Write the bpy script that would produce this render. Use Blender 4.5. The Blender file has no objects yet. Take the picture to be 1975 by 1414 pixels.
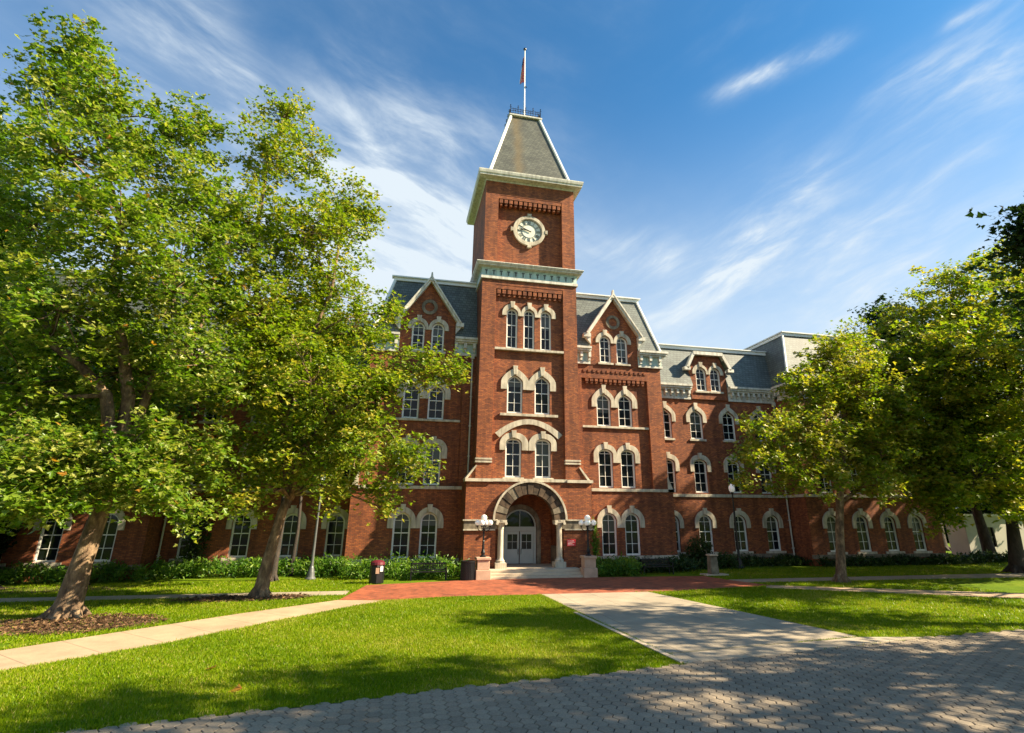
import bpy, bmesh, math, random
import numpy as np
from mathutils import Vector, Matrix
from mathutils.geometry import tessellate_polygon
S = bpy.context.scene
# ---------------------------------------------------------------- camera
cam = bpy.data.cameras.new('camera'); co = bpy.data.objects.new('camera', cam); S.collection.objects.link(co)
R_, U_, F_ = Vector((0.97212795, -0.23444072, 0.00218862)), Vector((-0.07836654, -0.31612689, 0.94547473)), Vector((0.2209659, 0.91929393, 0.3256881))
co.matrix_world = Matrix(((R_.x, U_.x, -F_.x, -8.238), (R_.y, U_.y, -F_.y, -36.097), (R_.z, U_.z, -F_.z, 3.3), (0, 0, 0, 1)))
cam.sensor_width = 36; cam.lens = 19.635; cam.shift_x = -0.0234; cam.shift_y = -0.0405
cam.clip_end = 6000; S.camera = co
# ---------------------------------------------------------------- sun
SUN = Vector((3.2, -1.0, 2.4)).normalized()
sl = bpy.data.lights.new('sun', 'SUN'); sl.energy = 5.0; sl.angle = math.radians(0.6); sl.color = (1.0, 0.84, 0.58)
so = bpy.data.objects.new('sun', sl); S.collection.objects.link(so)
so.rotation_euler = SUN.to_track_quat('Z', 'Y').to_euler()
# ---------------------------------------------------------------- exposure
S.view_settings.view_transform = 'Standard'; S.view_settings.look = 'None'
S.view_settings.exposure = 1.68; S.view_settings.gamma = 1.0
S.render.engine = 'CYCLES'
S.cycles.max_bounces = 5; S.cycles.diffuse_bounces = 2; S.cycles.transparent_max_bounces = 8
# ---------------------------------------------------------------- sky
W = bpy.data.worlds.new('World'); S.world = W; W.use_nodes = True
nt = W.node_tree; nt.nodes.clear()
def N(t, typ, **kw):
    n = t.nodes.new(typ)
    for k, v in kw.items(): setattr(n, k, v)
    return n
def L(t, a, b): t.links.new(a, b)
def M(t, op, a, b=None, c=None, clamp=False):
    n = N(t, 'ShaderNodeMath', operation=op, use_clamp=clamp)
    for i, v in enumerate((a, b, c)):
        if v is None: continue
        if isinstance(v, (int, float)): n.inputs[i].default_value = v
        else: L(t, v, n.inputs[i])
    return n.outputs[0]
def VM(t, op, a, b=None):
    n = N(t, 'ShaderNodeVectorMath', operation=op)
    for i, v in enumerate((a, b)):
        if v is None: continue
        if isinstance(v, (tuple, list)): n.inputs[i].default_value = v
        else: L(t, v, n.inputs[i])
    return n.outputs['Value'] if op in ('DOT_PRODUCT', 'LENGTH') else n.outputs[0]
out = N(nt, 'ShaderNodeOutputWorld'); bg = N(nt, 'ShaderNodeBackground'); bg.inputs[1].default_value = 0.052
sky = N(nt, 'ShaderNodeTexSky', sky_type='NISHITA'); sky.sun_disc = False
sky.sun_elevation = math.asin(SUN.z); sky.sun_rotation = math.atan2(SUN.x, SUN.y)
sky.air_density = 1.0; sky.dust_density = 0.6; sky.ozone_density = 2.2
tc = N(nt, 'ShaderNodeTexCoord'); D = tc.outputs['Generated']
wn = N(nt, 'ShaderNodeTexNoise'); wn.inputs['Scale'].default_value = 3.0; wn.inputs['Detail'].default_value = 5; L(nt, D, wn.inputs['Vector'])
wv = VM(nt, 'MULTIPLY', VM(nt, 'SUBTRACT', wn.outputs['Color'], (.5, .5, .5)), (.17, .17, .17))
DW = VM(nt, 'ADD', D, wv)
# stretched cirrus noise: compress along the streak direction
mp = N(nt, 'ShaderNodeMapping'); mp.inputs['Rotation'].default_value = (0.25, 0.35, -0.75); mp.inputs['Scale'].default_value = (1.6, 7.5, 9.0); L(nt, DW, mp.inputs['Vector'])
n1 = N(nt, 'ShaderNodeTexNoise'); n1.inputs['Scale'].default_value = 1.0; n1.inputs['Detail'].default_value = 9; n1.inputs['Roughness'].default_value = .62; L(nt, mp.outputs[0], n1.inputs['Vector'])
n2 = N(nt, 'ShaderNodeTexNoise'); n2.inputs['Scale'].default_value = 2.6; n2.inputs['Detail'].default_value = 6; n2.inputs['Roughness'].default_value = .55; L(nt, DW, n2.inputs['Vector'])
streaks = [
((-0.304, 0.731, 0.611), (0.554, 0.657, -0.51), (-0.775, 0.183, -0.605), 0.1, 0.05, 1.0),
((-0.344, 0.749, 0.566), (0.547, 0.65, -0.527), (-0.763, 0.128, -0.634), 0.12, 0.066, .8),
((-0.014, 0.899, 0.437), (0.953, 0.144, -0.267), (-0.304, 0.413, -0.859), 0.19, 0.16, 1.9),
((-0.063, 0.819, 0.57), (0.935, 0.249, -0.254), (-0.35, 0.517, -0.781), 0.17, 0.075, .5),
((0.504, 0.575, 0.645), (0.686, -0.72, 0.106), (0.525, 0.389, -0.757), 0.076, 0.014, 1.0),
((0.5, 0.579, 0.644), (0.696, -0.711, 0.098), (0.515, 0.399, -0.759), 0.046, 0.007, .7),
((0.517, 0.744, 0.424), (0.479, -0.662, 0.577), (0.709, -0.095, -0.698), 0.18, 0.06, 0.5),
((0.559, 0.68, 0.474), (0.492, -0.733, 0.47), (0.667, -0.029, -0.745), 0.13, 0.02, 0.4),
((0.686, 0.461, 0.563), (0.546, -0.838, 0.021), (0.482, 0.293, -0.826), 0.09, 0.05, .7),
((0.671, 0.407, 0.62), (0.483, -0.874, 0.051), (0.562, 0.265, -0.783), 0.03, 0.007, .9),
((0.357, 0.823, 0.442), (0.932, -0.286, -0.222), (-0.056, 0.491, -0.869), 0.10, 0.035, .6),
((0.608, 0.672, 0.422), (0.647, -0.728, 0.227), (0.46, 0.135, -0.878), 0.26, 0.05, 0.35),
((0.709, 0.613, 0.347), (0.53, -0.789, 0.312), (0.465, -0.038, -0.884), 0.16, 0.09, 0.4)]
WS = VM(nt, 'ADD', D, VM(nt, 'MULTIPLY', wv, (.45, .45, .45)))
acc = None
for c, t, n, ln, w, s in streaks:
    q = VM(nt, 'SUBTRACT', WS, c)
    a = M(nt, 'DIVIDE', VM(nt, 'DOT_PRODUCT', q, t), ln); b = M(nt, 'DIVIDE', VM(nt, 'DOT_PRODUCT', q, n), w)
    e = M(nt, 'ADD', M(nt, 'POWER', M(nt, 'ABSOLUTE', a), 3.0), M(nt, 'MULTIPLY', b, b))
    e = M(nt, 'ADD', e, M(nt, 'MULTIPLY', M(nt, 'LESS_THAN', VM(nt, 'DOT_PRODUCT', D, c), 0.0), 50.0))
    e = M(nt, 'MULTIPLY', M(nt, 'EXPONENT', M(nt, 'MULTIPLY', e, -1.0)), s)
    acc = e if acc is None else M(nt, 'ADD', acc, e)
def fibre(t_, n_, k):
    cv = N(nt, 'ShaderNodeCombineXYZ'); L(nt, M(nt, 'MULTIPLY', VM(nt, 'DOT_PRODUCT', WS, t_), k[0]), cv.inputs[0]); L(nt, M(nt, 'MULTIPLY', VM(nt, 'DOT_PRODUCT', WS, n_), k[1]), cv.inputs[1])
    q = N(nt, 'ShaderNodeTexNoise'); q.inputs['Scale'].default_value = 1; q.inputs['Detail'].default_value = 8; q.inputs['Roughness'].default_value = .6; q.inputs['Distortion'].default_value = .25; L(nt, cv.outputs[0], q.inputs['Vector'])
    r = N(nt, 'ShaderNodeMapRange', interpolation_type='SMOOTHSTEP'); r.inputs['From Min'].default_value = .30; r.inputs['From Max'].default_value = .82; L(nt, q.outputs['Fac'], r.inputs['Value']); return r.outputs[0]
fL = fibre((.75, .5, -.43), (-.35, .30, -.87), (4, 13)); fR = fibre((.6, -.75, .25), (.52, .1, -.85), (6, 22))
sx0 = N(nt, 'ShaderNodeSeparateXYZ'); L(nt, D, sx0.inputs[0])
side = N(nt, 'ShaderNodeMapRange', interpolation_type='SMOOTHSTEP'); side.inputs['From Min'].default_value = .2; side.inputs['From Max'].default_value = .42; L(nt, sx0.outputs['X'], side.inputs['Value'])
fm = N(nt, 'ShaderNodeMix', data_type='FLOAT'); L(nt, side.outputs[0], fm.inputs[0]); L(nt, fL, fm.inputs[2]); L(nt, fR, fm.inputs[3])
r2 = N(nt, 'ShaderNodeMapRange', interpolation_type='SMOOTHSTEP'); r2.inputs['From Min'].default_value = .42; r2.inputs['From Max'].default_value = .75; L(nt, n2.outputs['Fac'], r2.inputs['Value'])
wisp = M(nt, 'MULTIPLY', fm.outputs[0], M(nt, 'ADD', M(nt, 'MULTIPLY', acc, 1.0), M(nt, 'MULTIPLY', r2.outputs[0], .30)))
cl = M(nt, 'ADD', wisp, M(nt, 'MULTIPLY', acc, .17), clamp=True)
sx = N(nt, 'ShaderNodeSeparateXYZ'); L(nt, D, sx.inputs[0])
# keep the right side clearer than the left: veil on the left
veil = M(nt, 'MULTIPLY', M(nt, 'MULTIPLY', M(nt, 'SUBTRACT', .42, sx.outputs['X'], clamp=True), .27), M(nt, 'MULTIPLY_ADD', n1.outputs['Fac'], 1.2, -.15))
cl = M(nt, 'ADD', cl, veil, clamp=True)
hz = N(nt, 'ShaderNodeMapRange', interpolation_type='SMOOTHSTEP'); hz.inputs['From Min'].default_value = .68; hz.inputs['From Max'].default_value = .12; L(nt, sx.outputs['Z'], hz.inputs['Value'])
fea = M(nt, 'MULTIPLY_ADD', fm.outputs[0], .75, .55); cl = M(nt, 'MULTIPLY', cl, fea)
cl = M(nt, 'ADD', cl, M(nt, 'MULTIPLY', hz.outputs[0], M(nt, 'MULTIPLY_ADD', n2.outputs['Fac'], .9, .42)), clamp=True)
mx = N(nt, 'ShaderNodeMix', data_type='RGBA'); L(nt, cl, mx.inputs[0])
tint = N(nt, 'ShaderNodeMix', data_type='RGBA', blend_type='MULTIPLY'); tint.inputs[0].default_value = 1
L(nt, sky.outputs[0], tint.inputs[6]); tint.inputs[7].default_value = (.40, .96, 1.2, 1)
L(nt, tint.outputs[2], mx.inputs[6]); mx.inputs[7].default_value = (4.8, 5.4, 5.9, 1)
L(nt, mx.outputs[2], bg.inputs[0]); L(nt, bg.outputs[0], out.inputs[0])

# ================================================================ helpers
col = S.collection
def tag(o, label=None, cat=None, group=None, kind=None):
    if label: o['label'] = label
    if cat: o['category'] = cat
    if group: o['group'] = group
    if kind: o['kind'] = kind
    return o
def thing(name, loc, label, cat, group=None):
    o = bpy.data.objects.new(name, None); o.location = loc; o.empty_display_size = .2; col.objects.link(o)
    return tag(o, label, cat, group)
def link(name, me, mat, parent=None):
    o = bpy.data.objects.new(name, me); col.objects.link(o)
    if mat is not None and not isinstance(mat, (list, tuple)): mat = [mat]
    for m in mat or []: me.materials.append(m)
    if parent is not None:
        o.parent = parent
        p = parent; off = Vector((0, 0, 0))
        while p is not None: off += Vector(p.location); p = p.parent
        o.location = -off
    return o
class MB:
    def __init__(s): s.v = []; s.f = []; s.m = []; s.cur = 0
    def add(s, vs, fs):
        b = len(s.v); s.v += [tuple(v) for v in vs]
        for f in fs: s.f.append(tuple(b + i for i in f)); s.m.append(s.cur)
        return s
    def box(s, x0, x1, y0, y1, z0, z1):
        return s.add([(x0,y0,z0),(x1,y0,z0),(x1,y1,z0),(x0,y1,z0),(x0,y0,z1),(x1,y0,z1),(x1,y1,z1),(x0,y1,z1)],
              [(0,3,2,1),(4,5,6,7),(0,1,5,4),(1,2,6,5),(2,3,7,6),(3,0,4,7)])
    def hexa(s, a, b):      # two quads (bottom loop a, top loop b)
        n = len(a); return s.add(list(a)+list(b), [tuple(range(n))[::-1], tuple(range(n, 2*n))] + [(i, (i+1) % n, n+(i+1) % n, n+i) for i in range(n)])
    def prism(s, poly, y0, y1):   # poly in XZ
        return s.hexa([(x, y0, z) for x, z in poly], [(x, y1, z) for x, z in poly])
    def prismx(s, poly, x0, x1):  # poly in YZ
        return s.hexa([(x0, y, z) for y, z in poly], [(x1, y, z) for y, z in poly])
    def prismz(s, poly, z0, z1):
        return s.hexa([(x, y, z0) for x, y in poly], [(x, y, z1) for x, y in poly])
    def strip(s, inner, outer, y0, y1):   # ring section between two open XZ outlines of equal length
        n = len(inner); a = []
        for (x, z), (X, Z) in zip(inner, outer): a += [(x,y0,z),(X,y0,Z),(X,y1,Z),(x,y1,z)]
        f = [(0,3,2,1), (4*n-4,4*n-3,4*n-2,4*n-1)]
        for i in range(n-1):
            b = 4*i
            for k in range(4): f.append((b+k, b+(k+1)%4, b+4+(k+1)%4, b+4+k))
        return s.add(a, f)
    def tube(s, pts, rad, n=8, cap=True):
        pts = [Vector(p) for p in pts]; rings = []
        if not hasattr(rad, '__len__'): rad = [rad]*len(pts)
        ref = None
        for i, p in enumerate(pts):
            d = (pts[min(i+1, len(pts)-1)] - pts[max(i-1, 0)])
            if d.length < 1e-6: d = Vector((0,0,1))
            d.normalize()
            if ref is None: ref = Vector((1,0,0)) if abs(d.x) < .9 else Vector((0,1,0))
            u = (ref - d*ref.dot(d)).normalized(); w = d.cross(u); ref = u
            rings.append([tuple(p + (u*math.cos(2*math.pi*k/n) + w*math.sin(2*math.pi*k/n))*rad[i]) for k in range(n)])
        vs = [v for r in rings for v in r]; fs = []
        for i in range(len(rings)-1):
            for k in range(n): fs.append((i*n+k, i*n+(k+1)%n, (i+1)*n+(k+1)%n, (i+1)*n+k))
        if cap: fs += [tuple(range(n))[::-1], tuple((len(rings)-1)*n+k for k in range(n))]
        return s.add(vs, fs)
    def lathe(s, prof, cx, cy, n=16, z0=0):
        vs = []; fs = []
        for r, z in prof:
            for k in range(n): vs.append((cx + r*math.cos(2*math.pi*k/n), cy + r*math.sin(2*math.pi*k/n), z0+z))
        m = len(prof)
        for i in range(m-1):
            for k in range(n): fs.append((i*n+k, i*n+(k+1)%n, (i+1)*n+(k+1)%n, (i+1)*n+k))
        fs += [tuple(range(n))[::-1], tuple((m-1)*n+k for k in range(n))]
        return s.add(vs, fs)
    def ball(s, c, r, n=12, m=8):
        prof = [(max(1e-4, r*math.sin(math.pi*i/m)), -r*math.cos(math.pi*i/m)) for i in range(m+1)]
        return s.lathe(prof, c[0], c[1], n, c[2])
    def wall(s, outer, holes, y, depth, sx=1):
        loops = [outer] + holes
        tri = tessellate_polygon([[Vector((x, z, 0)) for x, z in lp] for lp in loops])
        flat = [p for lp in loops for p in lp]
        s.add([(x, y, z) for x, z in flat], [tuple(t) for t in tri])
        for h in holes:
            n = len(h); s.add([(x, y, z) for x, z in h] + [(x, y+depth, z) for x, z in h], [(i, (i+1)%n, n+(i+1)%n, n+i) for i in range(n)])
        return s
    def build(s, name, mat, parent=None, smooth=False, bevel=0, mir=1, fix=True):
        me = bpy.data.meshes.new(name)
        v = [(mir*x, y, z) for x, y, z in s.v] if mir == -1 else s.v
        me.from_pydata(v, [], s.f)
        if isinstance(mat, (list, tuple)): me.polygons.foreach_set('material_index', s.m)
        if fix:
            bm = bmesh.new(); bm.from_mesh(me); bmesh.ops.recalc_face_normals(bm, faces=bm.faces)
            if bevel: bmesh.ops.bevel(bm, geom=[e for e in bm.edges if len(e.link_faces) == 2 and e.calc_face_angle(0) > .6], offset=bevel, segments=2, affect='EDGES', profile=.5)
            bm.to_mesh(me); bm.free()
        if smooth: me.polygons.foreach_set('use_smooth', [True]*len(me.polygons))
        return link(name, me, mat, parent)

# ================================================================ materials
def newmat(name):
    m = bpy.data.materials.new(name); m.use_nodes = True; t = m.node_tree; b = t.nodes['Principled BSDF']; return m, t, b
def noise(t, vec, scale, detail=4, rough=.55):
    n = N(t, 'ShaderNodeTexNoise'); n.inputs['Scale'].default_value = scale; n.inputs['Detail'].default_value = detail; n.inputs['Roughness'].default_value = rough
    if vec is not None: L(t, vec, n.inputs['Vector'])
    return n.outputs['Fac']
def ramp(t, fac, stops):
    r = N(t, 'ShaderNodeValToRGB'); e = r.color_ramp.elements
    while len(e) < len(stops): e.new(.5)
    for q, (p, c) in zip(e, stops): q.position = p; q.color = (*c, 1)
    L(t, fac, r.inputs[0]); return r.outputs[0]
def mixc(t, f, a, b, mode='MIX'):
    n = N(t, 'ShaderNodeMix', data_type='RGBA', blend_type=mode)
    for i, v in ((0, f), (6, a), (7, b)):
        if isinstance(v, (int, float)): n.inputs[i].default_value = v
        elif isinstance(v, tuple): n.inputs[i].default_value = (*v, 1)
        else: L(t, v, n.inputs[i])
    return n.outputs[2]
def bump(t, b, h, strength=.3, dist=.02):
    n = N(t, 'ShaderNodeBump'); n.inputs['Strength'].default_value = strength; n.inputs['Distance'].default_value = dist
    L(t, h, n.inputs['Height']); L(t, n.outputs[0], b.inputs['Normal'])
def geopos(t): return N(t, 'ShaderNodeNewGeometry').outputs['Position']
def simple(name, c, rough=.6, metal=0, var=.25, scale=3, b_=0, streak=0):
    m, t, b = newmat(name); p = geopos(t)
    f = noise(t, p, scale, 5)
    k = ramp(t, f, [(.25, tuple(x*(1-var) for x in c)), (.75, tuple(min(1, x*(1+var)) for x in c))])
    if streak:
        mp = N(t, 'ShaderNodeMapping'); mp.inputs['Scale'].default_value = (4.5, 4.5, .5); L(t, p, mp.inputs['Vector'])
        k = mixc(t, 1, k, ramp(t, noise(t, mp.outputs[0], 1, 6, .65), [(.36, (1-streak, 1-streak*1.05, 1-streak*1.1)), (.56, (1.0, 1.0, 1.0))]), 'MULTIPLY')
    L(t, k, b.inputs['Base Color'])
    b.inputs['Roughness'].default_value = rough; b.inputs['Metallic'].default_value = metal
    if b_: bump(t, b, noise(t, p, scale*6, 4), b_)
    return m
def brick_mat(name, c1, c2, mortar, bw=.21, bh=.072, stain=.35, msize=.012, rough=.85):
    m, t, b = newmat(name); p = geopos(t)
    s = N(t, 'ShaderNodeSeparateXYZ'); L(t, p, s.inputs[0])
    cmb = N(t, 'ShaderNodeCombineXYZ'); L(t, M(t, 'ADD', s.outputs[0], s.outputs[1]), cmb.inputs[0]); L(t, s.outputs[2], cmb.inputs[1])
    br = N(t, 'ShaderNodeTexBrick'); L(t, cmb.outputs[0], br.inputs['Vector']); br.inputs['Scale'].default_value = 1
    br.inputs['Brick Width'].default_value = bw; br.inputs['Row Height'].default_value = bh; br.inputs['Mortar Size'].default_value = msize
    br.inputs['Mortar Smooth'].default_value = .3; br.inputs['Bias'].default_value = 0
    br.inputs['Color1'].default_value = (*c1, 1); br.inputs['Color2'].default_value = (*c2, 1); br.inputs['Mortar'].default_value = (*mortar, 1)
    # second, coarser tone variation: patches of bricks fired darker, and grime
    a = noise(t, p, .55, 6, .65); g = noise(t, p, 6, 3)
    k = ramp(t, a, [(.3, (1-stain,)*3), (.62, (1.05, 1.05, 1.05))]); k2 = ramp(t, g, [(.3, (.8, .8, .8)), (.7, (1.12, 1.12, 1.12))])
    mp = N(t, 'ShaderNodeMapping'); mp.inputs['Scale'].default_value = (2.2, 2.2, .22); L(t, p, mp.inputs['Vector'])
    k3 = ramp(t, noise(t, mp.outputs[0], 1, 5, .6), [(.36, (.66, .63, .62)), (.56, (1.0, 1.0, 1.0))])
    c = mixc(t, 1, mixc(t, 1, mixc(t, 1, br.outputs['Color'], k, 'MULTIPLY'), k2, 'MULTIPLY'), k3, 'MULTIPLY')
    L(t, c, b.inputs['Base Color']); b.inputs['Roughness'].default_value = rough
    bump(t, b, br.outputs['Fac'], -.35, .01)
    return m
m_brick = brick_mat('red_brick', (.47, .135, .036), (.22, .052, .020), (.13, .06, .034), .23, .082, .35, .014)
m_plaza = brick_mat('plaza_brick', (.40, .092, .032), (.32, .07, .027), (.27, .12, .065), .2, .1, .4, .008)
# plaza uses XY mapping
t = m_plaza.node_tree
for n in t.nodes:
    if n.type == 'COMBXYZ':
        sx_ = [k for k in t.nodes if k.type == 'SEPXYZ'][0]
        for l in list(n.inputs[0].links)+list(n.inputs[1].links): t.links.remove(l)
        L(t, sx_.outputs[0], n.inputs[0]); L(t, sx_.outputs[1], n.inputs[1])
m_stone = simple('limestone', (.55, .49, .385), .8, 0, .2, 2.4, .2, .38)
m_oldstone = simple('weathered_stone', (.21, .175, .125), .85, 0, .6, 2.6, .3, .4)
m_sand = simple('sandstone', (.52, .34, .24), .8, 0, .2, 2, .2)
m_trim = simple('painted_trim', (.64, .62, .54), .55, 0, .14, 2, 0, .35)
m_verd = simple('verdigris_frieze', (.46, .60, .54), .6, 0, .2, 2, 0, .3)
m_white = simple('white_paint', (.74, .76, .74), .45, 0, .08, 1)
m_frame = simple('window_paint', (.78, .76, .70), .5, 0, .06, 1)
m_dark = simple('black_iron', (.014, .014, .016), .4, .3, .2, 4)
m_grey = simple('grey_metal', (.11, .115, .12), .45, .2, .15, 4)
m_door = simple('grey_door_paint', (.44, .48, .46), .5, 0, .08, 2)
m_conc = simple('concrete_step', (.52, .42, .31), .85, 0, .15, 2, .1)
def slate_mat(name, c1, c2, stain=False):
    m, t, b = newmat(name); p = geopos(t)
    s = N(t, 'ShaderNodeSeparateXYZ'); L(t, p, s.inputs[0])
    cmb = N(t, 'ShaderNodeCombineXYZ'); L(t, M(t, 'ADD', s.outputs[0], s.outputs[1]), cmb.inputs[0]); L(t, s.outputs[2], cmb.inputs[1])
    br = N(t, 'ShaderNodeTexBrick'); L(t, cmb.outputs[0], br.inputs['Vector']); br.inputs['Scale'].default_value = 1
    br.inputs['Brick Width'].default_value = .3; br.inputs['Row Height'].default_value = .2; br.inputs['Mortar Size'].default_value = .016; br.inputs['Mortar Smooth'].default_value = .4
    br.inputs['Color1'].default_value = (*c1, 1); br.inputs['Color2'].default_value = (*c2, 1); br.inputs['Mortar'].default_value = (.03, .03, .03, 1)
    c = mixc(t, 1, br.outputs['Color'], ramp(t, noise(t, p, 1.1, 6, .65), [(.3, (.7, .7, .7)), (.7, (1.2, 1.2, 1.2))]), 'MULTIPLY')
    if stain:
        x = M(t, 'DIVIDE', M(t, 'SUBTRACT', s.outputs[0], M(t, 'MULTIPLY_ADD', noise(t, p, .7), .7, -1.15)), .35)
        k = M(t, 'MULTIPLY', M(t, 'EXPONENT', M(t, 'MULTIPLY', M(t, 'MULTIPLY', x, x), -1)), .75)
        c = mixc(t, M(t, 'MULTIPLY', k, .6), c, (.17, .11, .035))
    L(t, c, b.inputs['Base Color']); b.inputs['Roughness'].default_value = .6; bump(t, b, br.outputs['Fac'], -.5, .02)
    return m
m_brick_shaded = brick_mat('shaded_brick', (.30, .08, .028), (.15, .038, .017), (.09, .042, .026), .23, .082, .35, .014)  # red brick darkened to stand for corbel shadow; no part wears it
m_slate = slate_mat('slate', (.125, .15, .138), (.085, .10, .095))
m_slate_t = slate_mat('tower_slate', (.115, .12, .095), (.075, .08, .066), True)
def glass_mat():
    m, t, b = newmat('window_glass'); p = geopos(t)
    f = noise(t, p, .33, 2)
    L(t, ramp(t, f, [(.35, (.004, .006, .009)), (.6, (.012, .016, .02)), (.75, (.05, .055, .05))]), b.inputs['Base Color'])
    b.inputs['Roughness'].default_value = .06; b.inputs['IOR'].default_value = 1.33
    bump(t, b, noise(t, p, 1.3, 2), .25, .03)
    return m
m_glass = glass_mat(); m_blind = simple('window_blind', (.05, .055, .045), .3, 0, .25, 1.5)
def lawn_mat():
    m, t, b = newmat('lawn_ground'); p = geopos(t)
    a = noise(t, p, .35, 5, .6); g = noise(t, p, 22, 4, .7)
    c = ramp(t, a, [(.25, (.06, .115, .003)), (.5, (.10, .165, .004)), (.75, (.15, .20, .008))])
    c = mixc(t, 1, c, ramp(t, g, [(.25, (.6, .6, .6)), (.75, (1.35, 1.35, 1.3))]), 'MULTIPLY')
    L(t, c, b.inputs['Base Color']); b.inputs['Roughness'].default_value = .9; b.inputs['Specular IOR Level'].default_value = .1
    bump(t, b, g, .8, .04); return m
m_lawn = lawn_mat()
def walk_mat(name, c, ang=None, step=1.5):
    m, t, b = newmat(name); p = geopos(t)
    f = noise(t, p, 1.2, 7, .7); g = noise(t, p, 40, 3)
    k = mixc(t, 1, ramp(t, f, [(.3, tuple(x*.78 for x in c)), (.7, tuple(x*1.12 for x in c))]), ramp(t, g, [(.3, (.86,)*3), (.7, (1.1,)*3)]), 'MULTIPLY')
    if ang is not None:
        d = VM(t, 'DOT_PRODUCT', p, (math.cos(ang)/step, math.sin(ang)/step, 0)); j = M(t, 'LESS_THAN', M(t, 'ABSOLUTE', M(t, 'SUBTRACT', M(t, 'FRACT', d), .5)), .012)
        k = mixc(t, M(t, 'MULTIPLY', j, .6), k, tuple(x*.35 for x in c))
        d2 = noise(t, VM(t, 'MULTIPLY', p, (1, 1, 0)), .5, 2); k = mixc(t, 1, k, ramp(t, d2, [(.35, (.88,)*3), (.65, (1.06,)*3)]), 'MULTIPLY')
    L(t, k, b.inputs['Base Color']); b.inputs['Roughness'].default_value = .9; bump(t, b, g, .3, .01); return m
m_walk = walk_mat('tan_concrete', (.42, .30, .19), math.radians(43)); m_walk2 = walk_mat('pale_concrete', (.36, .30, .22), 0)
def paver_mat():
    m, t, b = newmat('hex_paver'); p = geopos(t)
    at = N(t, 'ShaderNodeAttribute'); at.attribute_name = 'tone'
    g = noise(t, p, 30, 4, .7)
    c = mixc(t, at.outputs['Fac'], (.19, .150, .108), (.35, .28, .20))
    c = mixc(t, 1, c, ramp(t, g, [(.3, (.7,)*3), (.7, (1.2,)*3)]), 'MULTIPLY')
    c = mixc(t, 1, c, ramp(t, noise(t, p, .8, 4), [(.3, (.8,)*3), (.7, (1.1,)*3)]), 'MULTIPLY')
    L(t, c, b.inputs['Base Color']); b.inputs['Roughness'].default_value = .85; bump(t, b, g, .4, .01); return m
m_paver = paver_mat(); m_joint = simple('paver_joint', (.045, .04, .03), .95, 0, .4, 12)
m_mulch = simple('mulch', (.075, .043, .026), .95, 0, .6, 14, .9)
def leaf_mat(name, stops, trans=.45, spec=.5):
    m, t, b = newmat(name); t.nodes.remove(b); o = [n for n in t.nodes if n.type == 'OUTPUT_MATERIAL'][0]
    at = N(t, 'ShaderNodeAttribute'); at.attribute_name = 'tone'
    c = ramp(t, at.outputs['Fac'], stops)
    d = N(t, 'ShaderNodeBsdfPrincipled'); L(t, c, d.inputs['Base Color']); d.inputs['Roughness'].default_value = .38; d.inputs['Specular IOR Level'].default_value = spec
    tr = N(t, 'ShaderNodeBsdfTranslucent'); L(t, mixc(t, 1, c, (1.25, 1.35, .5), 'MULTIPLY'), tr.inputs['Color'])
    x = N(t, 'ShaderNodeMixShader'); x.inputs[0].default_value = trans; L(t, d.outputs[0], x.inputs[1]); L(t, tr.outputs[0], x.inputs[2]); L(t, x.outputs[0], o.inputs[0])
    return m
m_leafA = leaf_mat('sycamore_leaf', [(0, (.032, .085, .005)), (.45, (.105, .20, .008)), (.8, (.21, .285, .026)), (.96, (.32, .33, .07)), (1, (.42, .20, .03))])
m_leafB = leaf_mat('yellow_green_leaf', [(0, (.045, .105, .004)), (.4, (.135, .22, .007)), (.8, (.25, .31, .022)), (1, (.42, .34, .05))])
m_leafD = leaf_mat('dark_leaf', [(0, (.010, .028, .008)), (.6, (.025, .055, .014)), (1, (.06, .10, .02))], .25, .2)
m_leafG = leaf_mat('border_leaf', [(0, (.03, .09, .012)), (.6, (.09, .2, .02)), (1, (.2, .3, .03))], .4, .25)
m_grass = leaf_mat('grass_blade', [(0, (.065, .13, .002)), (.4, (.145, .235, .003)), (.75, (.25, .30, .008)), (1, (.44, .36, .11))], .35, .12)
def bark_mat(name, c1, c2, c3):
    m, t, b = newmat(name); p = geopos(t)
    mp = N(t, 'ShaderNodeMapping'); mp.inputs['Scale'].default_value = (2.4, 2.4, 1.1); L(t, p, mp.inputs['Vector'])
    f = noise(t, mp.outputs[0], 1.8, 6, .7)
    L(t, ramp(t, f, [(.35, c1), (.5, c2), (.66, c3)]), b.inputs['Base Color']); b.inputs['Roughness'].default_value = .9
    bump(t, b, noise(t, mp.outputs[0], 9, 5, .7), .9, .05); return m
m_bark = bark_mat('sycamore_bark', (.06, .038, .024), (.16, .10, .058), (.36, .25, .15))
m_barkD = bark_mat('dark_bark', (.02, .016, .013), (.04, .03, .024), (.07, .05, .04))

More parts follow.
